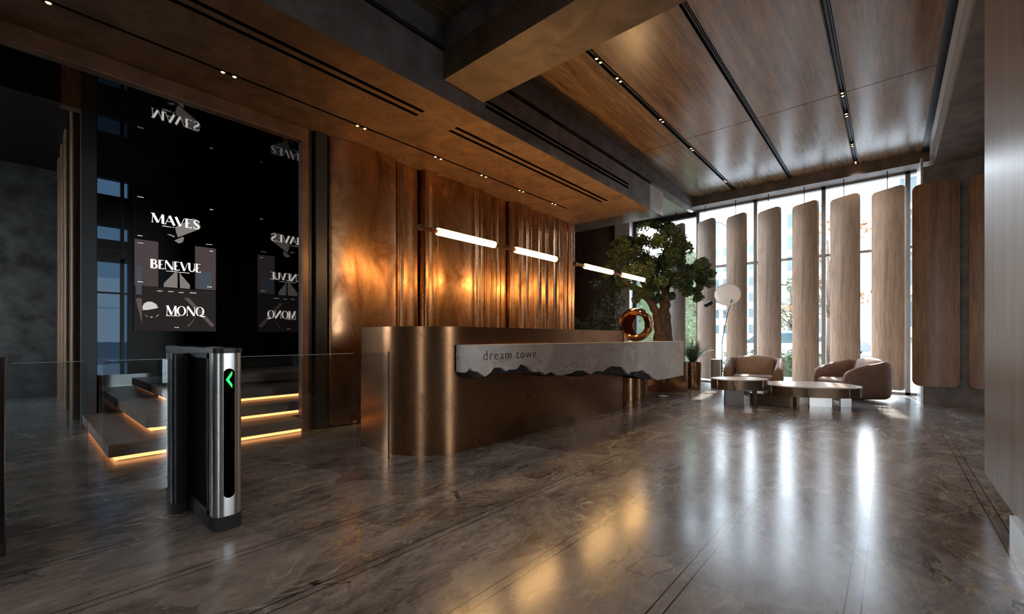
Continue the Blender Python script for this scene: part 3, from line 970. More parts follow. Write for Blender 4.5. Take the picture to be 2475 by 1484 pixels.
DARK = [(2.62, 0.74), (2.652, 0.700), (2.689, 0.688), (2.828, 0.694), (2.895, 0.72), (3.075, 0.704), (3.283, 0.701), (3.541, 0.68), (3.805, 0.625), (3.974, 0.63), (4.257, 0.624), (4.409, 0.581), (4.66, 0.592), (5.009, 0.595), (5.693, 0.518), (6.367, 0.412), (6.60, 0.40)]
ZT = 0.985
# the stone: front slab with broken lower edge, left return, top
def jag(pl, amp, seed):
    rnd = random.Random(seed)
    out = []
    for (xa, za), (xb, zb) in zip(pl[:-1], pl[1:]):
        n = max(1, int((xb - xa) / 0.035)) if xb < 6.68 else 1
        for i in range(n):
            t = i / n
            out.append((xa + (xb - xa) * t, za + (zb - za) * t + (rnd.uniform(-amp, amp) if i else 0)))
    out.append(pl[-1])
    return out
fj = jag(FRONT, 0.006, 3)
sl = MB()
def strip_slab(mb, prof, y0, y1, zt):
    """vertical slab with ragged lower edge, built of quads so that it shades well"""
    n = len(prof)
    vs = []
    for y in (y0, y1):
        for x, z in prof:
            vs += [(x, y, z), (x, y, zt)]
    fs = []
    m = 2 * n
    for i in range(n - 1):
        a = 2 * i
        fs += [(a, a + 2, a + 3, a + 1), (m + a, m + a + 1, m + a + 3, m + a + 2), (a, m + a, m + a + 2, a + 2), (a + 1, a + 3, m + a + 3, m + a + 1)]
    fs += [(0, 1, m + 1, m), (m - 2, 2 * m - 2, 2 * m - 1, m - 1)]
    mb.add(vs, fs)
strip_slab(sl, fj, 2.755, 2.79, ZT)
blk = sl.build('stone_block', M['stone'], dk)
lf = MB()
endp = [(2.79, 0.768), (2.82, 0.742), (2.87, 0.738), (2.949, 0.742)]
lf.add([(2.609, y, z) for y, z in endp] + [(2.609, y, ZT) for y, z in endp] + [(2.64, y, z) for y, z in endp] + [(2.64, y, ZT) for y, z in endp],
       [(i, i + 4, i + 5, i + 1) for i in range(3)] + [(i + 8, i + 9, i + 13, i + 12) for i in range(3)] + [(i, i + 1, i + 9, i + 8) for i in range(3)] + [(i + 4, i + 12, i + 13, i + 5) for i in range(3)] + [(0, 8, 12, 4), (3, 7, 15, 11)])
lf.build('stone_end', M['stone'], dk)
tp = MB().box(2.64, 5.878, 2.79, 2.949, ZT - 0.05, ZT).box(5.878, 7.785, 2.79, 3.45, ZT - 0.08, ZT).box(7.74, 7.785, 2.79, 3.45, 0.40, ZT - 0.08)
tp.build('stone_top', M['stone'], dk)
dj = jag(DARK, 0.004, 5)
rk = MB()
strip_slab(rk, [p for p in dj if p[0] <= 5.87], 2.792, 2.948, ZT - 0.06)
strip_slab(rk, [p for p in dj if p[0] >= 5.85], 2.792, 3.30, ZT - 0.09)
rk.build('torn_rock', M['rock'], dk)
MB().box(5.868, 5.872, 2.7535, 2.7555, 0.60, ZT).build('joint_line', M['letter'], dk)

tc_ = bpy.data.curves.new('lettering', 'FONT')
tc_.body = 'dream town.'
tc_.size = 0.11
tc_.space_character = 1.18
tc_.extrude = 0.0015
tc_.offset = -0.0012
to_ = bpy.data.objects.new('text_tmp', tc_)
COL.objects.link(to_)
dg = bpy.context.evaluated_depsgraph_get()
tm = bpy.data.meshes.new_from_object(to_.evaluated_get(dg))
bpy.data.objects.remove(to_)
xs = [v.co.x for v in tm.vertices]
ysx = [v.co.y for v in tm.vertices]
kx = (3.575 - 2.761) / (max(xs) - min(xs))
kz = 0.084 / (max(ysx) - min(ysx))
mn = min(xs)
for v in tm.vertices:
    x, y, z = v.co
    v.co = (2.761 + (x - mn) * kx - 4.0, 2.7545 - z - 3.3, 0.845 + (y) * kz)
tm.name = 'lettering'
tm.materials.clear()
tm.materials.append(M['letter'])
lt_o = bpy.data.objects.new('lettering', tm)
COL.objects.link(lt_o)
lt_o.parent = blk

# ================================================================== bronze ring sculpture on the desk
sc_ = (6.56, 3.08, ZT)
R_ = 0.272
hf, hb = 0.20, 0.17           # front and rear opening
def shell(rr, sc, n=22):
    a0, a1 = math.asin(hf / R_), pi - math.asin(hb / R_)
    return [(rr * sin(a0 + (a1 - a0) * i / n) * sc, rr * cos(a0 + (a1 - a0) * i / n)) for i in range(n + 1)]
prof = shell(R_, 1.0) + shell(R_ - 0.03, 1.0)[::-1]
prof.append(prof[0])
ring_ = MB().lathe(prof, (0, 0, 0), 56, None, False)
ax_z = Vector((-1.03, -0.27, 0.03)).normalized()
ax_x = Vector((0, 0, 1)).cross(ax_z).normalized()
ax_y = ax_z.cross(ax_x)
pts_ = []
for x, y, z in ring_.v:
    k = max(0.0, min(1.0, (-z / R_ - 0.2) / 0.7))      # rear opening squeezed to an upright oval
    sq = 1 - 0.54 * k
    x = x * sq + 0.02 * k
    y = y * (1 + 0.10 * k)
    p = ax_x * x + ax_y * y + ax_z * z
    pts_.append((sc_[0] + p.x, sc_[1] + p.y, sc_[2] + R_ + 0.002 + p.z))
mb = MB().add(pts_, ring_.f)
tag(mb.build('ring_sculpture', M['polish'], smooth=50), 'polished bronze hollow ring sculpture standing on the stone desk block', 'sculpture')

# ================================================================== pendant tube lights
def pendant(name, x0, label, left_holder, right_holder):
    Y, Z = 3.4, 2.11
    p = root(name, (x0 + 1, Y, Z), label, 'pendant lamp', 'warm tube lamps over the desk')
    x = x0
    def seg(nm, a, b, r, mat, par=p, n=20):
        return MB().tube([(a, Y, Z), (b, Y, Z)], r, n).build(nm, mat, par, smooth=40)
    seg('end_holder', x - left_holder, x, 0.022, M['bronze_trim'])
    MB().lathe([(0, -0.03), (0.03, -0.03), (0.03, 0.0), (0.0, 0.0)], (x - left_holder, Y, Z), 16, Matrix.Rotation(pi / 2, 4, 'Y')).build('end_cap', M['polish'], p, smooth=40)
    seg('glow_tube', x, x + 0.82, 0.036, M['tube'])
    seg('connector', x + 0.82, x + 1.20, 0.022, M['bronze_trim'])
    for xx in (x + 0.98, x + 1.04):
        seg('collar', xx - 0.008, xx + 0.008, 0.026, M['polish'])
    seg('glow_tube', x + 1.20, x + 2.02, 0.036, M['tube'])
    seg('end_holder', x + 2.02, x + 2.02 + right_holder, 0.022, M['bronze_trim'])
    for xx in (x + 0.9, x + 1.14):
        MB().tube([(xx, Y, Z + 0.02), (xx, Y, ZS)], 0.0012, 4).build('wire', M['black'], p)
pendant('pendant_lamp', 2.765, 'warm glowing double tube lamp nearer the camera, hanging over the desk', 0.2, 0.19)
pendant('pendant_lamp', 5.54, 'warm glowing double tube lamp farther off, ending at the tree', 0.25, 0.08)

# ================================================================== ceiling tracks and vents
def track(label, x0, x1, y, z, heads, w=0.07, two=True, lamp=0.0, group='ceiling light tracks', warm=(1.0, 0.66, 0.38)):
    t = root('light_track', ((x0 + x1) / 2, y, z), label, 'track light', group)
    zr = z + (0.05 if two else 0.008)
    mb = MB().box(x0, x1, y - w / 2, y + w / 2, zr, z + 0.09)
    if two:
        mb.box(x0, x1, y - w / 2, y - w / 2 + 0.008, z - 0.012, z + 0.06).box(x0, x1, y + w / 2 - 0.008, y + w / 2, z - 0.012, z + 0.06)
        mb.box(x0, x1, y - 0.006, y + 0.006, z + 0.01, z + 0.06)
    mb.build('rail', M['black' if two else 'void'], t)
    for hx in heads:
        for dx in (-0.045, 0.045):
            ho = MB().lathe([(0.0, 0.05), (0.022, 0.05), (0.026, -0.006), (0.019, -0.008), (0.017, 0.004), (0.0, 0.004)], (hx + dx, y, z - 0.004), 14).build('spot_head', M['black'], t, smooth=40)
            MB().lathe([(0.0, -0.012), (0.008, -0.011), (0.0145, -0.004), (0.0145, 0.002), (0.0, 0.002)], (hx + dx, y, z - 0.004), 12).build('bulb', M['spot'], ho, smooth=40)
        if lamp:
            ld = bpy.data.lights.new('spot_lamp', 'SPOT')
            ld.energy = lamp
            ld.color = warm
            ld.spot_size = radians(100)
            ld.spot_blend = 0.8
            ld.shadow_soft_size = 0.03
            lo = bpy.data.objects.new('spot_lamp', ld)
            COL.objects.link(lo)
            lo.parent = t
            lo.location = (hx - (x0 + x1) / 2, 0, -0.03)
            lo.rotation_euler = (0, 0, 0)
    return t
track('thin black spot track in the bronze soffit above the copper wall', -4.5, 6.58, 4.43, ZS, (0.1, 1.24, 2.52, 3.61, 4.45, 5.3, 6.19), w=0.04, two=False, lamp=3.5)
track('black ceiling light slot nearest the bronze soffit, with small spots', 3.32, 10.29, 2.55, ZW, (4.45, 4.95, 6.3, 7.6, 9.6), lamp=16, warm=(1.0, 0.84, 0.70))
track('middle black ceiling light slot between the wood strips', -4.5, 10.29, 1.51, ZW, (-3.2, -1.8, -0.4, 1.0, 2.2), lamp=16, warm=(1.0, 0.84, 0.70))  # all heads here are out of view, added to brighten the floor
track('black ceiling light slot nearest the right plaster ceiling, with small spots', -4.5, 10.29, 0.47, ZW, (-3.0, -1.6, -0.2, 1.2, 2.5, 4.3, 7.2, 7.9, 9.2, 10.15), lamp=16, warm=(1.0, 0.84, 0.70))  # heads on the camera side are unseen, added as extra floor light


def vent(label, x0, x1, ys_, z, vertical=False):
    v = root('air_vent', ((x0 + x1) / 2, ys_[0], z), label, 'air vent', 'linear slot vents')
    for y in ys_:
        if not vertical:
            MB().box(x0, x1, y - 0.026, y + 0.026, z + 0.006, z + 0.05).build('slot', M['void'], v)
        else:
            MB().box(x0, x1, 3.296, 3.302, y - 0.015, y + 0.015).build('slot', M['void'], v)
vent('long twin slot vent in the bronze soffit, nearer the camera', -4.5, 2.787, (3.658, 3.762), ZS)
vent('long twin slot vent in the bronze soffit, farther off towards the windows', 3.23, 6.68, (3.658, 3.762), ZS)
vent('twin slot vent in the grey beam face, nearer the camera', -1.5, 1.65, (3.76, 3.84), 3.8, True)
vent('twin slot vent in the grey beam face, beyond the cross beam', 3.34, 6.75, (3.56, 3.62), 3.6, True)

# ================================================================== wood louvre boards at the window
def board(w=0.54, h=3.65, t=0.05, bow=0.012, r=0.075):
    """upright board, slightly bowed, with rounded corners; origin at foot"""
    nx = 14
    prof = rrect(-w / 2, w / 2, 0, h, r, n=6)
    us = sorted(set([round(-w / 2 + w * i / nx, 5) for i in range(nx + 1)] + [round(p[0], 5) for p in prof]))
    def zr(u):
        e = w / 2 - abs(u)
        if e >= r: return 0.0
        return r - math.sqrt(max(0, r * r - (r - e) ** 2))
    vs, fs = [], []
    for s_ in (0, 1):
        for u in us:
            y = -bow * (1 - (2 * u / w) ** 2) + s_ * t
            vs += [(u, y, zr(u)), (u, y, h - zr(u))]
    m = 2 * len(us)
    for i in range(len(us) - 1):
        a = 2 * i
        fs += [(a, a + 2, a + 3, a + 1), (m + a, m + a + 1, m + a + 3, m + a + 2), (a, m + a, m + a + 2, a + 2), (a + 1, a + 3, m + a + 3, m + a + 1)]
    fs += [(0, 1, m + 1, m), (m - 2, 2 * m - 2, 2 * m - 1, m - 1)]
    return MB().add(vs, fs)

lv = root('wood_louvre', (0, 0, 0), 'x', 'louvre', 'tall wooden window louvres')
bo = board().build('board', M['wood_fin'], lv, smooth=30)
MB().tube([(0.0, 0.0, 3.60), (0.0, 0.0, 3.972)], 0.008, 8).build('hanging_rod', M['steel_dark'], lv)
LL = ['tall pale wooden louvre nearest the dark right wall, its rounded lower end visible', 'tall pale wooden louvre second from the dark right wall, rising behind the near armchair',
      'tall pale wooden louvre third from the dark right wall, standing between the two armchairs', 'tall pale wooden louvre right behind the far armchair',
      'tall pale wooden louvre partly covered by the white lamp dish', 'tall pale wooden louvre just left of the white lamp dish', 'tall pale wooden louvre half hidden behind the tree trunk']
for i, lb in enumerate(LL):
    loc = (10.42, 0.03 + 0.632 * i, 0.108)
    if i == 6:
        loc = (10.42, 3.86, 0.108)
    rz = radians(57 - 0)          # board direction in plan
    if i == 0:
        lv.location = loc
        lv.rotation_euler = (0, 0, rz + pi)
        lv['label'] = lb
    else:
        copy_tree(lv, loc, rz + pi, lb)

# wall panels of the same shape, fixed to the dark wall
wp = board(0.53, 3.17, 0.05, 0.02, 0.09).build('wall_panel', M['wood_panel'], None, smooth=30)
tag(wp, 'dark walnut rounded wall panel beside the window', 'wall panel', 'rounded walnut panels on the dark wall')
wp.location = (9.352, -0.535, 0.29)
wp.rotation_euler = (0, 0, -pi / 2)
copy_tree(wp, (9.352, -1.16, 0.29), -pi / 2, 'dark walnut rounded wall panel cut off by the near wood wall')

# ================================================================== turnstiles
def turnstile(loc, label, side):
    """origin at front centre; cabinet runs along +Y, width along X"""
    t = root('turnstile', loc, label, 'turnstile', 'entrance turnstiles')
    ox, oy = loc[0], loc[1]
    def P(poly): return [(x + ox, y + oy) for x, y in poly]
    MB().prism(P(rrect(-0.072, 0.072, 0.0, 1.18, 0.05, n=6)), 0.0, 0.075).build('plinth', M['rubber'], t, smooth=40)
    MB().box(ox - 0.066, ox + 0.066, oy + 0.08, oy + 1.10, 0.075, 0.965).build('side_panel', M['black_gloss'], t)
    fr_ = MB()
    for sx in (-1, 1):
        for y0, y1 in ((0.10, 0.125), (1.06, 1.085)):
            fr_.box(ox + sx * 0.0695 - 0.004, ox + sx * 0.0695 + 0.004, oy + y0, oy + y1, 0.075, 0.965)
        fr_.box(ox + sx * 0.0695 - 0.004, ox + sx * 0.0695 + 0.004, oy + 0.10, oy + 1.085, 0.935, 0.965)
        fr_.box(ox + sx * 0.0695 - 0.004, ox + sx * 0.0695 + 0.004, oy + 0.10, oy + 1.085, 0.075, 0.10)
    fr_.build('panel_frame', M['steel_dark'], t)
    for nm, y0, y1, rs in (('front_post', 0.004, 0.105, [0.048, 0.048, 0, 0]), ('rear_post', 1.075, 1.176, [0, 0, 0.048, 0.048])):
        po = MB().prism(P(rrect(-0.070, 0.070, y0, y1, 0, n=8, rs=rs)), 0.075, 0.965).build(nm, M['steel'], t, smooth=40)
        if nm == 'front_post':
            sp = []
            for i in range(13):
                a = pi * i / 12
                sp.append((ox + 0.026 * cos(a), 0.82 + 0.026 * sin(a) + 0.035))
            for i in range(13):
                a = pi + pi * i / 12
                sp.append((ox + 0.026 * cos(a), 0.20 + 0.026 * sin(a)))
            MB().prism_y(sp, oy + 0.0015, oy + 0.02).build('display_strip', M['void'], po)
            ar = MB()
            for zz, s_ in ((0.836, 1), (0.804, -1)):
                ar.add([(ox - 0.017, oy + 0.0, 0.820), (ox - 0.002, oy + 0.0, 0.820), (ox + 0.013, oy + 0.0, 0.820 + s_ * 0.026), (ox + 0.013, oy + 0.0, 0.820 + s_ * 0.046),
                        (ox - 0.017, oy + 0.004, 0.820), (ox - 0.002, oy + 0.004, 0.820), (ox + 0.013, oy + 0.004, 0.820 + s_ * 0.026), (ox + 0.013, oy + 0.004, 0.820 + s_ * 0.046)],
                       [(0, 1, 2, 3), (7, 6, 5, 4), (0, 4, 5, 1), (1, 5, 6, 2), (2, 6, 7, 3), (3, 7, 4, 0)])
            ar.build('arrow_light', M['green'], po)
    MB().prism(P(rrect(-0.074, 0.074, -0.002, 1.182, 0.05, n=6)), 0.965, 0.992).build('top_cover', M['black'], t, smooth=40)
    MB().box(ox - 0.045, ox + 0.045, oy + 0.25, oy + 0.95, 0.992, 0.996).build('reader_plate', M['black_gloss'], t)
    cx = -0.072 - 0.045 if side < 0 else 0.072 + 0.045
    MB().prism(P(rrect(cx - 0.045, cx + 0.045, 0.47, 0.62, 0.03, n=5)), 0.06, 0.955).build('motor_column', M['steel_dark'], t, smooth=40)
    MB().prism(P(rrect(cx - 0.047, cx + 0.047, 0.468, 0.622, 0.03, n=5)), 0.0, 0.06).build('column_foot', M['rubber'], t, smooth=40)
    x0, x1 = (cx - 0.045 - 0.29, cx - 0.045) if side < 0 else (cx + 0.045, cx + 0.045 + 0.29)
    g = MB().prism_y([(q[0] + ox, q[1]) for q in rrect(x0, x1, 0.15, 0.922, 0.02, n=4)], oy + 0.541, oy + 0.551)
    gw = g.build('glass_wing', M['gate_glass'], t)
    MB().box(x0 + ox + 0.02, x1 + ox - 0.02, oy + 0.5405, oy + 0.5515, 0.9215, 0.9235).build('edge', M['edge_glass'], gw)
    return t
t1 = turnstile((0.765, 2.72, 0), 'steel and black turnstile with green arrow, standing fully in view', -1)
MB().box(0.845, 1.79, 3.262, 3.272, 0.155, 0.922).build('glass_screen', M['gate_glass'], t1)
MB().box(0.845, 1.79, 3.2615, 3.2725, 0.9215, 0.9240).build('screen_edge', M['edge_glass'], t1)
turnstile((-0.20, 2.72, 0), 'turnstile at the far left edge, only its dark column and glass wing showing', 1)
gt = root('glass_gate', (2.13, 3.267, 0), 'narrow clear glass gate panel hinged beside the rounded desk end', 'gate')
MB().box(1.81, 2.105, 3.262, 3.272, 0.15, 0.922).build('glass_wing', M['gate_glass'], gt)
MB().tube([(2.118, 3.267, 0.0), (2.118, 3.267, 0.93)], 0.007, 10).build('hinge_post', M['steel_dark'], gt, smooth=40)

# ================================================================== armchairs
def armchair(loc, rz, label):
    c = root('armchair', (0, 0, 0), label, 'armchair', 'tan leather lounge armchairs')
    W, D, T = 0.98, 0.80, 0.13
    # U path: left front -> back -> right front (front = +Y)
    path = []
    rb = 0.20
    hw, hd = W / 2, D / 2
    for i in range(7): path.append((-hw, hd - (D - rb) * i / 6))
    for i in range(1, 7):
        a = pi + (pi / 2) * i / 6
        path.append((-hw + rb + rb * cos(a), -hd + rb + rb * sin(a)))
    for i in range(1, 6): path.append((-hw + rb + (W - 2 * rb) * i / 6, -hd))
    for i in range(0, 7):
        a = 1.5 * pi + (pi / 2) * i / 6
        path.append((hw - rb + rb * cos(a), -hd + rb + rb * sin(a)))
    for i in range(1, 7): path.append((hw, -hd + rb + (D - rb) * i / 6))
    def height(x, y):
        t = (y + hd) / D        # 0 back, 1 front
        if t < 0.25: return 0.66
        q = (t - 0.25) / 0.75
        return 0.63 - 0.17 * q ** 2.2
    ns = len(path)
    vs, fs = [], []
    for i, (x, y) in enumerate(path):
        x0, y0 = path[max(i - 1, 0)]
        x1, y1 = path[min(i + 1, ns - 1)]
        d = math.hypot(x1 - x0, y1 - y0)
        tx, ty = (x1 - x0) / d, (y1 - y0) / d
        nx_, ny_ = -ty, tx          # inward
        h = height(x, y)
        front = max(0, min(1, (y / hd)))
        fat = T * (1.0 + 0.25 * front)
        for off, z in ((0.0, 0.015), (-0.004, h * 0.4), (0.0, h * 0.86), (0.022, h * 0.985), (fat * 0.5, h), (fat * 0.85, h * 0.95), (fat, h * 0.78), (fat, 0.10), (fat, 0.02)):
            vs.append((x + nx_ * off, y + ny_ * off, z))
    k = 9
    for i in range(ns - 1):
        for j in range(k):
            fs.append((i * k + j, i * k + (j + 1) % k, (i + 1) * k + (j + 1) % k, (i + 1) * k + j))
    fs.append(tuple(range(k - 1, -1, -1)))
    fs.append(tuple((ns - 1) * k + j for j in range(k)))
    MB().add(vs, fs).build('shell', M['leather'], c, smooth=True, sub=1)
    # seat cushion
    MB().box(-hw + T + 0.01, hw - T - 0.01, -hd + T, hd - 0.02, 0.06, 0.34).build('seat_cushion', M['leather'], c, smooth=50, bevel=0.055, seg=4)
    # back cushion, leaning, crowned
    bc = []
    nu, nv = 10, 6
    vs, fs = [], []
    for s_ in (0, 1):
        for j in range(nv + 1):
            for i in range(nu + 1):
                u, v = i / nu * 2 - 1, j / nv
                x = u * (hw - T - 0.02) * (1 - 0.06 * v)
                crown = 0.045 * (1 - u * u)
                z = 0.30 + v * (0.36 + crown)
                puff = 0.085 * (1 - u ** 4) * (sin(pi * min(1, 0.12 + 0.8 * v)) ** 0.6)
                y = -hd + T + 0.07 - 0.10 * v + (puff if s_ else -0.045 * (1 - u ** 4))
                vs.append((x, y, z))
    m = (nu + 1) * (nv + 1)
    for j in range(nv):
        for i in range(nu):
            a = j * (nu + 1) + i
            fs.append((a, a + 1, a + nu + 2, a + nu + 1))
            fs.append((m + a, m + a + nu + 1, m + a + nu + 2, m + a + 1))
    for i in range(nu):
        fs.append((i, m + i, m + i + 1, i + 1))
        a = nv * (nu + 1) + i
        fs.append((a, a + 1, m + a + 1, m + a))
    for j in range(nv):
        a = j * (nu + 1)
        fs.append((a, a + nu + 1, m + a + nu + 1, m + a))
        a += nu
        fs.append((a, m + a, m + a + nu + 1, a + nu + 1))
    MB().add(vs, fs).build('back_cushion', M['leather_pale'], c, smooth=True, sub=1)
    c.location = loc
    c.rotation_euler = (0, 0, rz)
    return c
ac = armchair((9.36, 1.98, 0), radians(188 - 90), 'tan leather armchair farther from the camera, behind the smaller oval table')
copy_tree(ac, (9.62, 0.50, 0), radians(126 - 90), 'tan leather armchair nearer the dark right wall, behind the larger oval table')

# ================================================================== coffee tables
def stadium(L, W, n=14, p=2.6):
    out = []
    for k in range(4 * n):
        a = 2 * pi * k / (4 * n)
        ca, sa = cos(a), sin(a)
        out.append((math.copysign(abs(ca) ** (2 / p), ca) * L / 2, math.copysign(abs(sa) ** (2 / p), sa) * W / 2))
    return out
def xf(poly, c, rz):
    return [(c[0] + x * cos(rz) - y * sin(rz), c[1] + x * sin(rz) + y * cos(rz)) for x, y in poly]
def table(c, L, W, rz, zt, th, label, legs, ribs):
    t = root('coffee_table', (c[0], c[1], 0), label, 'coffee table', 'low oval lounge tables')
    MB().prism(xf(stadium(L, W), c, rz), zt - th, zt - 0.018).build('apron', M['table_side'], t, smooth=40)
    MB().prism(xf(stadium(L + 0.02, W + 0.02), c, rz), zt - 0.018, zt).build('tabletop', M['table_top'], t, smooth=40, bevel=0.005)
    st_ = stadium(L + 0.008, W + 0.008)
    for i in ribs:
        x, y = xf([st_[i % len(st_)]], c, rz)[0]
        MB().tube([(x, y, zt - th + 0.002), (x, y, zt - 0.018)], 0.008, 8).build('rib', M['steel'], t, smooth=True)
    for (lx, ly, w, d, mat) in legs:
        x, y = xf([(lx, ly)], c, rz)[0]
        MB().obox((x, y, (zt - th) / 2), (w, d, zt - th), rz).build('leg', M[mat], t)
    return t
table((7.37, 1.76), 0.80, 0.56, radians(-45), 0.42, 0.16, 'smaller taller oval coffee table in front of the far armchair',
      [(-0.08, 0.0, 0.30, 0.04, 'steel'), (0.22, -0.05, 0.05, 0.05, 'table_side')], (30, 38, 46))
table((8.05, 0.93), 1.24, 0.96, radians(-62), 0.33, 0.15, 'larger lower oval coffee table in front of the near armchair',
      [(-0.18, 0.1, 0.05, 0.3, 'table_side'), (0.12, -0.05, 0.30, 0.05, 'steel'), (0.48, 0.0, 0.14, 0.05, 'steel')], (3, 50, 46, 40, 31))
pl = MB().prism(rrect(7.72, 8.12, 1.08, 1.70, 0.06), 0, 0.165)
tag(pl.build('low_plinth', M['table_side'], None, smooth=40), 'low dark bronze plinth between the two oval coffee tables', 'plinth table')

# ================================================================== floor lamp and pedestal
fl_ = root('floor_lamp', (9.62, 2.55, 0), 'slender floor lamp with tilted white dish reflector by the window', 'floor lamp')
MB().lathe([(0, 0), (0.13, 0), (0.13, 0.015), (0, 0.02)], (9.62, 2.62, 0), 24).build('base', M['black'], fl_, smooth=40)
MB().tube([(9.62, 2.62, 0.015), (9.58, 2.60, 1.0), (9.40, 2.45, 1.55), (9.26, 2.34, 1.80)], 0.007, 8).build('stem', M['black'], fl_, smooth=True)
cd = Vector((9.20, 2.40, 1.91))
nrm = Vector((-0.80, -0.16, -0.48)).normalized()
q = nrm.to_track_quat('Z', 'Y').to_matrix().to_4x4()
MB().lathe([(0.0, -0.055), (0.09, -0.046), (0.17, -0.018), (0.235, 0.026), (0.24, 0.032), (0.23, 0.032), (0.17, -0.004), (0.09, -0.034), (0.0, -0.043)], tuple(cd), 40, q).build('dish', M['shade_white'], fl_, smooth=True)
hd_ = Vector((8.86, 2.66, 1.70))
ax = (cd - hd_).normalized()
MB().tube([hd_ - ax * 0.07, hd_ + ax * 0.07], [0.035, 0.042], 16).build('spot_head', M['steel_dark'], fl_, smooth=40)
ll_ = bpy.data.lights.new('lamp_light', 'SPOT')
ll_.energy = 2.2
ll_.spot_size = radians(75)
ll_.color = (1.0, 0.93, 0.85)
ll_.shadow_soft_size = 0.03
lo_ = bpy.data.objects.new('lamp_light', ll_)
COL.objects.link(lo_)
lo_.parent = fl_
lo_.location = hd_ + ax * 0.085 - Vector(fl_['_o'])
lo_.rotation_euler = ax.to_track_quat('-Z', 'Y').to_euler()
MB().tube([hd_, (9.1, 2.55, 1.62), (9.43, 2.47, 1.52)], 0.004, 6).build('arm', M['black'], fl_, smooth=True)
pd = MB().prism(rrect(9.48, 9.66, 2.62, 2.80, 0.01), 0, 0.60)
tag(pd.build('pedestal', M['steel'], None, smooth=40, bevel=0.004), 'square metal pedestal left of the far armchair', 'pedestal')

# ================================================================== plants
def leaf_cluster(mb, c, r, n, size, rnd, flat=1.0):
    for _ in range(n):
        d = Vector((rnd.gauss(0, 1), rnd.gauss(0, 1), rnd.gauss(0, 1)))
        d.normalize()
        rad = r * rnd.random() ** 0.36
        p = Vector(c) + Vector((d.x * rad, d.y * rad, d.z * rad * flat))
        u = Vector((rnd.gauss(0, 1), rnd.gauss(0, 1), rnd.gauss(0, 0.7))).normalized()
        w = u.cross(Vector((rnd.gauss(0, 1), rnd.gauss(0, 1), rnd.gauss(0, 1)))).normalized()
        s = size * rnd.uniform(0.6, 1.3)
        a, b_ = u * s, w * s * 0.42
        nn = len(mb.v)
        mb.v += [tuple(p - a), tuple(p + b_), tuple(p + a), tuple(p - b_)]
        mb.f.append((nn, nn + 1, nn + 2, nn + 3))

Fx, Fy = 0.7532, 0.6578
def lat(l, dd, z, base):
    """offset in the plane of the tree: l to the window side, dd away from the desk"""
    return (base[0] + l * Fy + dd * Fx, base[1] - l * Fx + dd * Fy, z)

TB = (8.55, 3.42)
rnd = random.Random(11)
tr = root('bonsai_tree', (TB[0], TB[1], 0.55), 'gnarled tree with dark green crown rising behind the stone desk block', 'tree')
tk = MB()
def limb(pts, rs, n=10, wob=0.02):
    P_ = []
    R2 = []
    for i in range(len(pts) - 1):
        a, b_ = Vector(pts[i]), Vector(pts[i + 1])
        for k in range(4):
            t = k / 4
            P_.append(a.lerp(b_, t) + Vector((rnd.uniform(-wob, wob), rnd.uniform(-wob, wob), 0)))
            R2.append((rs[i] * (1 - t) + rs[i + 1] * t) * rnd.uniform(0.9, 1.12))
    P_.append(Vector(pts[-1]))
    R2.append(rs[-1])
    tk.tube(P_, R2, n)
limb([lat(0, 0, 0.5, TB), lat(-0.02, 0, 1.0, TB), lat(-0.03, 0.02, 1.4, TB), lat(0.02, 0.03, 1.75, TB), lat(0.10, 0.05, 2.1, TB)], [0.13, 0.12, 0.10, 0.075, 0.06])
limb([lat(-0.09, 0.02, 0.5, TB), lat(-0.10, 0.0, 1.05, TB), lat(-0.13, 0.0, 1.5, TB), lat(-0.28, 0.0, 1.78, TB), lat(-0.52, 0.0, 1.98, TB)], [0.11, 0.10, 0.085, 0.06, 0.045])
limb([lat(0.09, -0.02, 0.5, TB), lat(0.09, 0.0, 1.1, TB), lat(0.06, 0.0, 1.6, TB), lat(0.02, -0.02, 2.0, TB), lat(0.0, 0.0, 2.5, TB), lat(0.05, 0, 3.0, TB)], [0.09, 0.09, 0.075, 0.065, 0.05, 0.025])
limb([lat(0.10, 0.05, 2.1, TB), lat(0.35, 0.1, 2.35, TB), lat(0.6, 0.1, 2.45, TB)], [0.06, 0.04, 0.02])
limb([lat(-0.52, 0, 1.98, TB), lat(-0.8, 0.05, 2.2, TB), lat(-1.0, 0.05, 2.45, TB)], [0.045, 0.03, 0.015])
limb([lat(-0.2, 0, 1.7, TB), lat(-0.38, 0.2, 2.2, TB), lat(-0.5, 0.2, 2.7, TB)], [0.05, 0.04, 0.02])
tk.build('trunk', M['bark'], tr, smooth=True)
def at_px(px, py, d):
    u = (px - 1237.5) / 1045
    X = d * Fx + d * u * Fy
    Y = d * Fy - d * u * Fx
    return (X, Y, 1.05 - (py - 816) * d / 1045)
CR = [(0.12, 3.32, .17), (-0.06, 3.36, .13), (0.30, 3.02, .24), (0.42, 2.85, .20), (-0.05, 2.95, .26), (-0.38, 3.05, .25), (-0.62, 2.95, .22), (-0.85, 2.85, .20), (-1.02, 2.62, .22),
      (-0.72, 2.60, .27), (-0.40, 2.72, .28), (0.02, 2.62, .30), (0.40, 2.55, .27), (0.68, 2.48, .24), (0.82, 2.22, .19), (0.58, 2.12, .22), (0.28, 2.20, .26), (-0.05, 2.30, .28),
      (-0.35, 2.35, .27), (-0.62, 2.26, .22), (-0.30, 2.02, .22), (-0.02, 2.02, .20), (0.66, 1.93, .15), (-0.52, 1.92, .16), (0.15, 1.88, .12), (0.85, 2.5, .14), (-1.15, 2.45, .14), (-1.0, 2.98, .12)]
fo = MB()
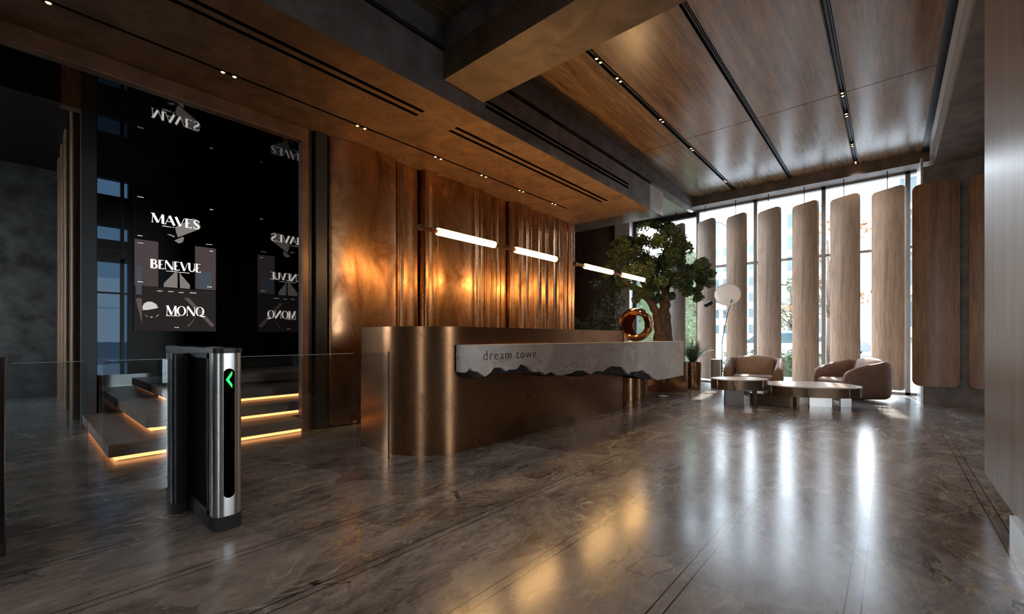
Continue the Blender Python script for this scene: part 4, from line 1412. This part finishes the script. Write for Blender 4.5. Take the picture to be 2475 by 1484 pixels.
for l, z, r in CR:
    c = lat(l * 0.84 - 0.05, rnd.uniform(-0.35, 0.35), z, TB)
    for k in range(7):
        q_ = (c[0] + rnd.gauss(0, r * .5), c[1] + rnd.gauss(0, r * .5), c[2] + rnd.gauss(0, r * .42))
        leaf_cluster(fo, q_, r * 0.55, 210, 0.029, rnd, 0.8)
tag(fo.build('foliage', M['leaf'], tr), kind='stuff')
def planter(name, c, r, h, label, flutes=0):
    p = root(name, (c[0], c[1], 0), label, 'planter', 'bronze planters')
    MB().lathe([(0, 0), (r * 0.98, 0), (r, 0.02), (r, h), (r - 0.02, h), (r - 0.02, h - 0.06), (0, h - 0.06)], (c[0], c[1], 0), 40).build('pot', M['bronze'], p, smooth=40)
    MB().lathe([(0, h - 0.055), (r - 0.022, h - 0.055)], (c[0], c[1], 0), 24).build('soil', M['soil'], p)
planter('planter', TB, 0.46, 0.56, 'wide round bronze planter under the tree')
planter('planter', (9.10, 3.04), 0.165, 0.55, 'slim round bronze planter under the fern at the desk end')
planter('planter', (8.55, 4.72), 0.36, 0.50, 'bronze planter under the dark shrub behind the desk')

# fern
fn = root('fern', (9.10, 3.04, 0.5), 'small green fern in the slim planter at the desk end', 'fern')
fr_ = MB()
rnd = random.Random(5)
for k in range(60):
    a = rnd.uniform(0, 2 * pi)
    L_ = rnd.uniform(0.30, 0.52)
    lean = rnd.uniform(0.25, 0.95)
    base = Vector((9.10, 3.04, 0.50))
    pts = []
    for i in range(16):
        t = i / 15
        pts.append(base + Vector((cos(a) * L_ * lean * t, sin(a) * L_ * lean * t, L_ * (t * (1.15 - 0.55 * lean * t)))))
    for i in range(1, 16):
        d = (pts[i] - pts[i - 1]).normalized()
        sd = d.cross(Vector((0, 0, 1))).normalized()
        w = 0.060 * sin(pi * min(1, 0.25 + 0.75 * i / 16)) + 0.008
        for s_ in (-1, 1):
            tip = pts[i] + sd * s_ * w + d * 0.03 + Vector((0, 0, 0.01))
            b0 = len(fr_.v)
            fr_.v += [tuple(pts[i]), tuple(pts[i] + d * 0.016), tuple(tip)]
            fr_.f.append((b0, b0 + 1, b0 + 2))
tag(fr_.build('fronds', M['fern'], fn), kind='stuff')

# dark shrub
sh = root('tall_shrub', (8.55, 4.72, 0.45), 'dark leafy shrub in the shade behind the desk, left of the tree', 'shrub')
sm = MB()
rnd = random.Random(21)
for k in range(5):
    a = k * 1.3
    sm.tube([(8.55, 4.72, 0.45), (8.55 + 0.12 * cos(a), 4.72 + 0.12 * sin(a), 1.0), (8.55 + 0.3 * cos(a), 4.72 + 0.3 * sin(a), 1.9)], [0.025, 0.018, 0.008], 6)
sm.build('stem', M['bark'], sh, smooth=True)
fo = MB()
for l, z, r in [(-0.55, 1.35, .22), (-0.30, 1.45, .26), (0.0, 1.35, .30), (0.2, 1.7, .30), (-0.12, 1.85, .28), (0.1, 2.1, .28), (0.3, 2.3, .26), (-0.2, 1.2, .3), (0.2, 1.2, .3), (0.0, 0.9, .3)]:
    c = lat(l, rnd.uniform(-0.2, 0.2), z, (8.55, 4.72))
    for k in range(5):
        q_ = (c[0] + rnd.gauss(0, r * .5), c[1] + rnd.gauss(0, r * .5) * 0.8, c[2] + rnd.gauss(0, r * .45))
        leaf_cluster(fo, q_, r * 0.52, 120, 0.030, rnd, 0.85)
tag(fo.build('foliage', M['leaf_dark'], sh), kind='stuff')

# ================================================================== outdoors
mb = MB()
mb.box(10.82, 220, -120, 160, -0.35, -0.15)
struct('ground_paving', mb, M['pave'])
mb = MB()
mb.box(-120, -4.8, -120, 160, -0.35, -0.15).box(-4.8, 10.82, -120, -5.4, -0.35, -0.15).box(-4.8, 10.82, 11.85, 160, -0.35, -0.15)
struct('ground_forecourt', mb, M['pave'])

def building(name, x, y0, y1, depth, h, label, wall_m, rows, cols, wh, ww, z0=1.2, glass='ext_glass', bands=False, roofh=0.6):
    b = root(name, (x, (y0 + y1) / 2, -0.15), label, 'building', 'buildings across the street')
    MB().box(x, x + depth, y0, y1, -0.15, h).build('wall', M[wall_m], b)
    MB().box(x - 0.25, x + depth + 0.2, y0 - 0.2, y1 + 0.2, h, h + roofh).build('roof', M[wall_m], b)
    fh = (h - z0) / rows
    cw = (y1 - y0) / cols
    for r in range(rows):
        for c in range(cols):
            yc = y0 + cw * (c + 0.5)
            zc = z0 + fh * (r + 0.5)
            MB().box(x - 0.04, x + 0.02, yc - cw * ww / 2, yc + cw * ww / 2, zc - fh * wh / 2, zc + fh * wh / 2).build('window', M[glass], b)
        if bands:
            MB().box(x - 0.9, x + 0.1, y0 - 0.3, y1 + 0.3, z0 + fh * r - 0.12, z0 + fh * r + 0.12).build('balcony', M[wall_m], b)
    return b
building('office_building', 100, 17.5, 34, 12, 21, 'white office building with rows of dark windows, seen left of centre window', 'facade', 6, 10, 0.55, 0.5)
building('glass_building', 88, 8.5, 13.5, 12, 23, 'pale building with large glass windows seen through the middle panes', 'facade', 6, 5, 0.7, 0.8)
building('tower', 120, 33.2, 36, 8, 31, 'slender grey tower rising behind the white office building', 'facade_grey', 8, 3, 0.7, 0.5)
building('apartment_block', 30, -9, -0.15, 12, 16, 'tall pale apartment block with balcony bands seen at the far right pane', 'facade', 7, 5, 0.6, 0.7, bands=True)
building('tan_building', 60, 33, 46, 10, 16.5, 'tan building seen behind the tree crown', 'facade_tan', 5, 6, 0.5, 0.5)

def street_tree(loc, h, r, label, mat, seed, n=16, dens=90, ls=0.16):
    rn = random.Random(seed)
    t = root('street_tree', loc, label, 'tree', 'trees outside the window')
    k = MB()
    x, y, z = loc
    k.tube([(x, y, z), (x + 0.1, y, z + h * 0.35), (x, y + 0.1, z + h * 0.8)], [0.16, 0.12, 0.04], 8)
    f = MB()
    for i in range(n):
        a = rn.uniform(0, 2 * pi)
        rr = r * rn.random() ** 0.5
        q_ = (x + rr * cos(a) * 0.8, y + rr * sin(a), z + h * rn.uniform(0.28, 1.0))
        k.tube([(x, y, z + h * 0.3), ((x + q_[0]) / 2, (y + q_[1]) / 2, (z + h * 0.35 + q_[2]) / 2), q_], [0.05, 0.035, 0.012], 5)
        leaf_cluster(f, q_, r * 0.42, dens, ls, rn, 0.7)
    k.build('trunk', M['bark'], t, smooth=True)
    tag(f.build('foliage', M[mat], t), kind='stuff')
street_tree((25, 2.1, -0.15), 7.2, 1.5, 'orange autumn tree outside between the two rightmost louvres', 'autumn', 3, 12, 45, 0.14)
street_tree((32, 4.6, -0.15), 5.6, 1.5, 'olive green tree outside beside the middle mullion', 'olive', 9, 14, 70, 0.15)
street_tree((40, 14.0, -0.15), 3.4, 1.2, 'small olive tree outside below the white office building', 'olive', 13, 10, 60, 0.13)

def hedge(label, x0, x1, y0, y1, h, mat, dens, ls, seed):
    rn = random.Random(seed)
    t = root('hedge', ((x0 + x1) / 2, (y0 + y1) / 2, -0.15), label, 'hedge', 'hedges outside')
    core = MB().box(x0 + 0.1, x1 - 0.1, y0 + 0.1, y1 - 0.1, -0.15, h - 0.1).build('hedge_core', M[mat], t)
    f = MB()
    for _ in range(dens):
        f_ = rn.random()
        if f_ < 0.6: p = (x0 + rn.gauss(0, 0.06), rn.uniform(y0, y1), rn.uniform(-0.1, h))
        elif f_ < 0.85: p = (rn.uniform(x0, x1), rn.uniform(y0, y1), h + rn.gauss(0, 0.08))
        else: p = (rn.uniform(x0, x1), y0 + rn.gauss(0, 0.06), rn.uniform(-0.1, h))
        leaf_cluster(f, p, 0.10, 3, ls, rn)
    tag(f.build('foliage', M[mat], t), kind='stuff')
hedge('tall green hedge outside the narrow window behind the tree', 16, 18, 5.4, 13, 4.2, 'hedge', 2600, 0.07, 4)
hedge('low green hedge outside below the far armchair window', 15.5, 16.5, 1.6, 4.2, 0.55, 'hedge', 500, 0.06, 6)

def car(c, rz, label, mat):
    t = root('car', (c[0], c[1], -0.15), label, 'car', 'cars in the street')
    m4 = Matrix.Translation((c[0], c[1], -0.15)) @ Matrix.Rotation(rz, 4, 'Z')
    def side(pr, w, nm, mt, inset=0.0):
        b = MB().prism_y(pr, -w, w)
        b.v = [tuple(m4 @ Vector(p)) for p in b.v]
        return b.build(nm, M[mt], t, bevel=0.05)
    side([(-2.1, 0.32), (2.1, 0.32), (2.15, 0.6), (2.0, 0.82), (1.0, 0.92), (-1.9, 0.95), (-2.15, 0.7)], 0.85, 'body', mat)
    side([(-1.75, 0.93), (0.95, 0.90), (0.3, 1.42), (-1.2, 1.46)], 0.74, 'cabin', 'ext_glass')
    side([(-1.25, 1.44), (0.32, 1.40), (0.25, 1.47), (-1.15, 1.5)], 0.72, 'roof', mat)
    for wx in (-1.3, 1.3):
        for wy in (-0.8, 0.8):
            b = MB().lathe([(0, -0.1), (0.31, -0.1), (0.33, -0.05), (0.33, 0.05), (0.31, 0.1), (0, 0.1)], (0, 0, 0), 18, Matrix.Rotation(pi / 2, 4, 'X'))
            b.v = [tuple(m4 @ Vector((p[0] + wx, p[1] + wy, p[2] + 0.33))) for p in b.v]
            b.build('wheel', M['rubber'], t, smooth=40)
car((24, 4.55, 0), radians(95), 'white parked car outside right of the far armchair', 'car_white')
car((36, 3.0, 0), radians(88), 'grey parked car outside beneath the orange tree', 'car_grey')
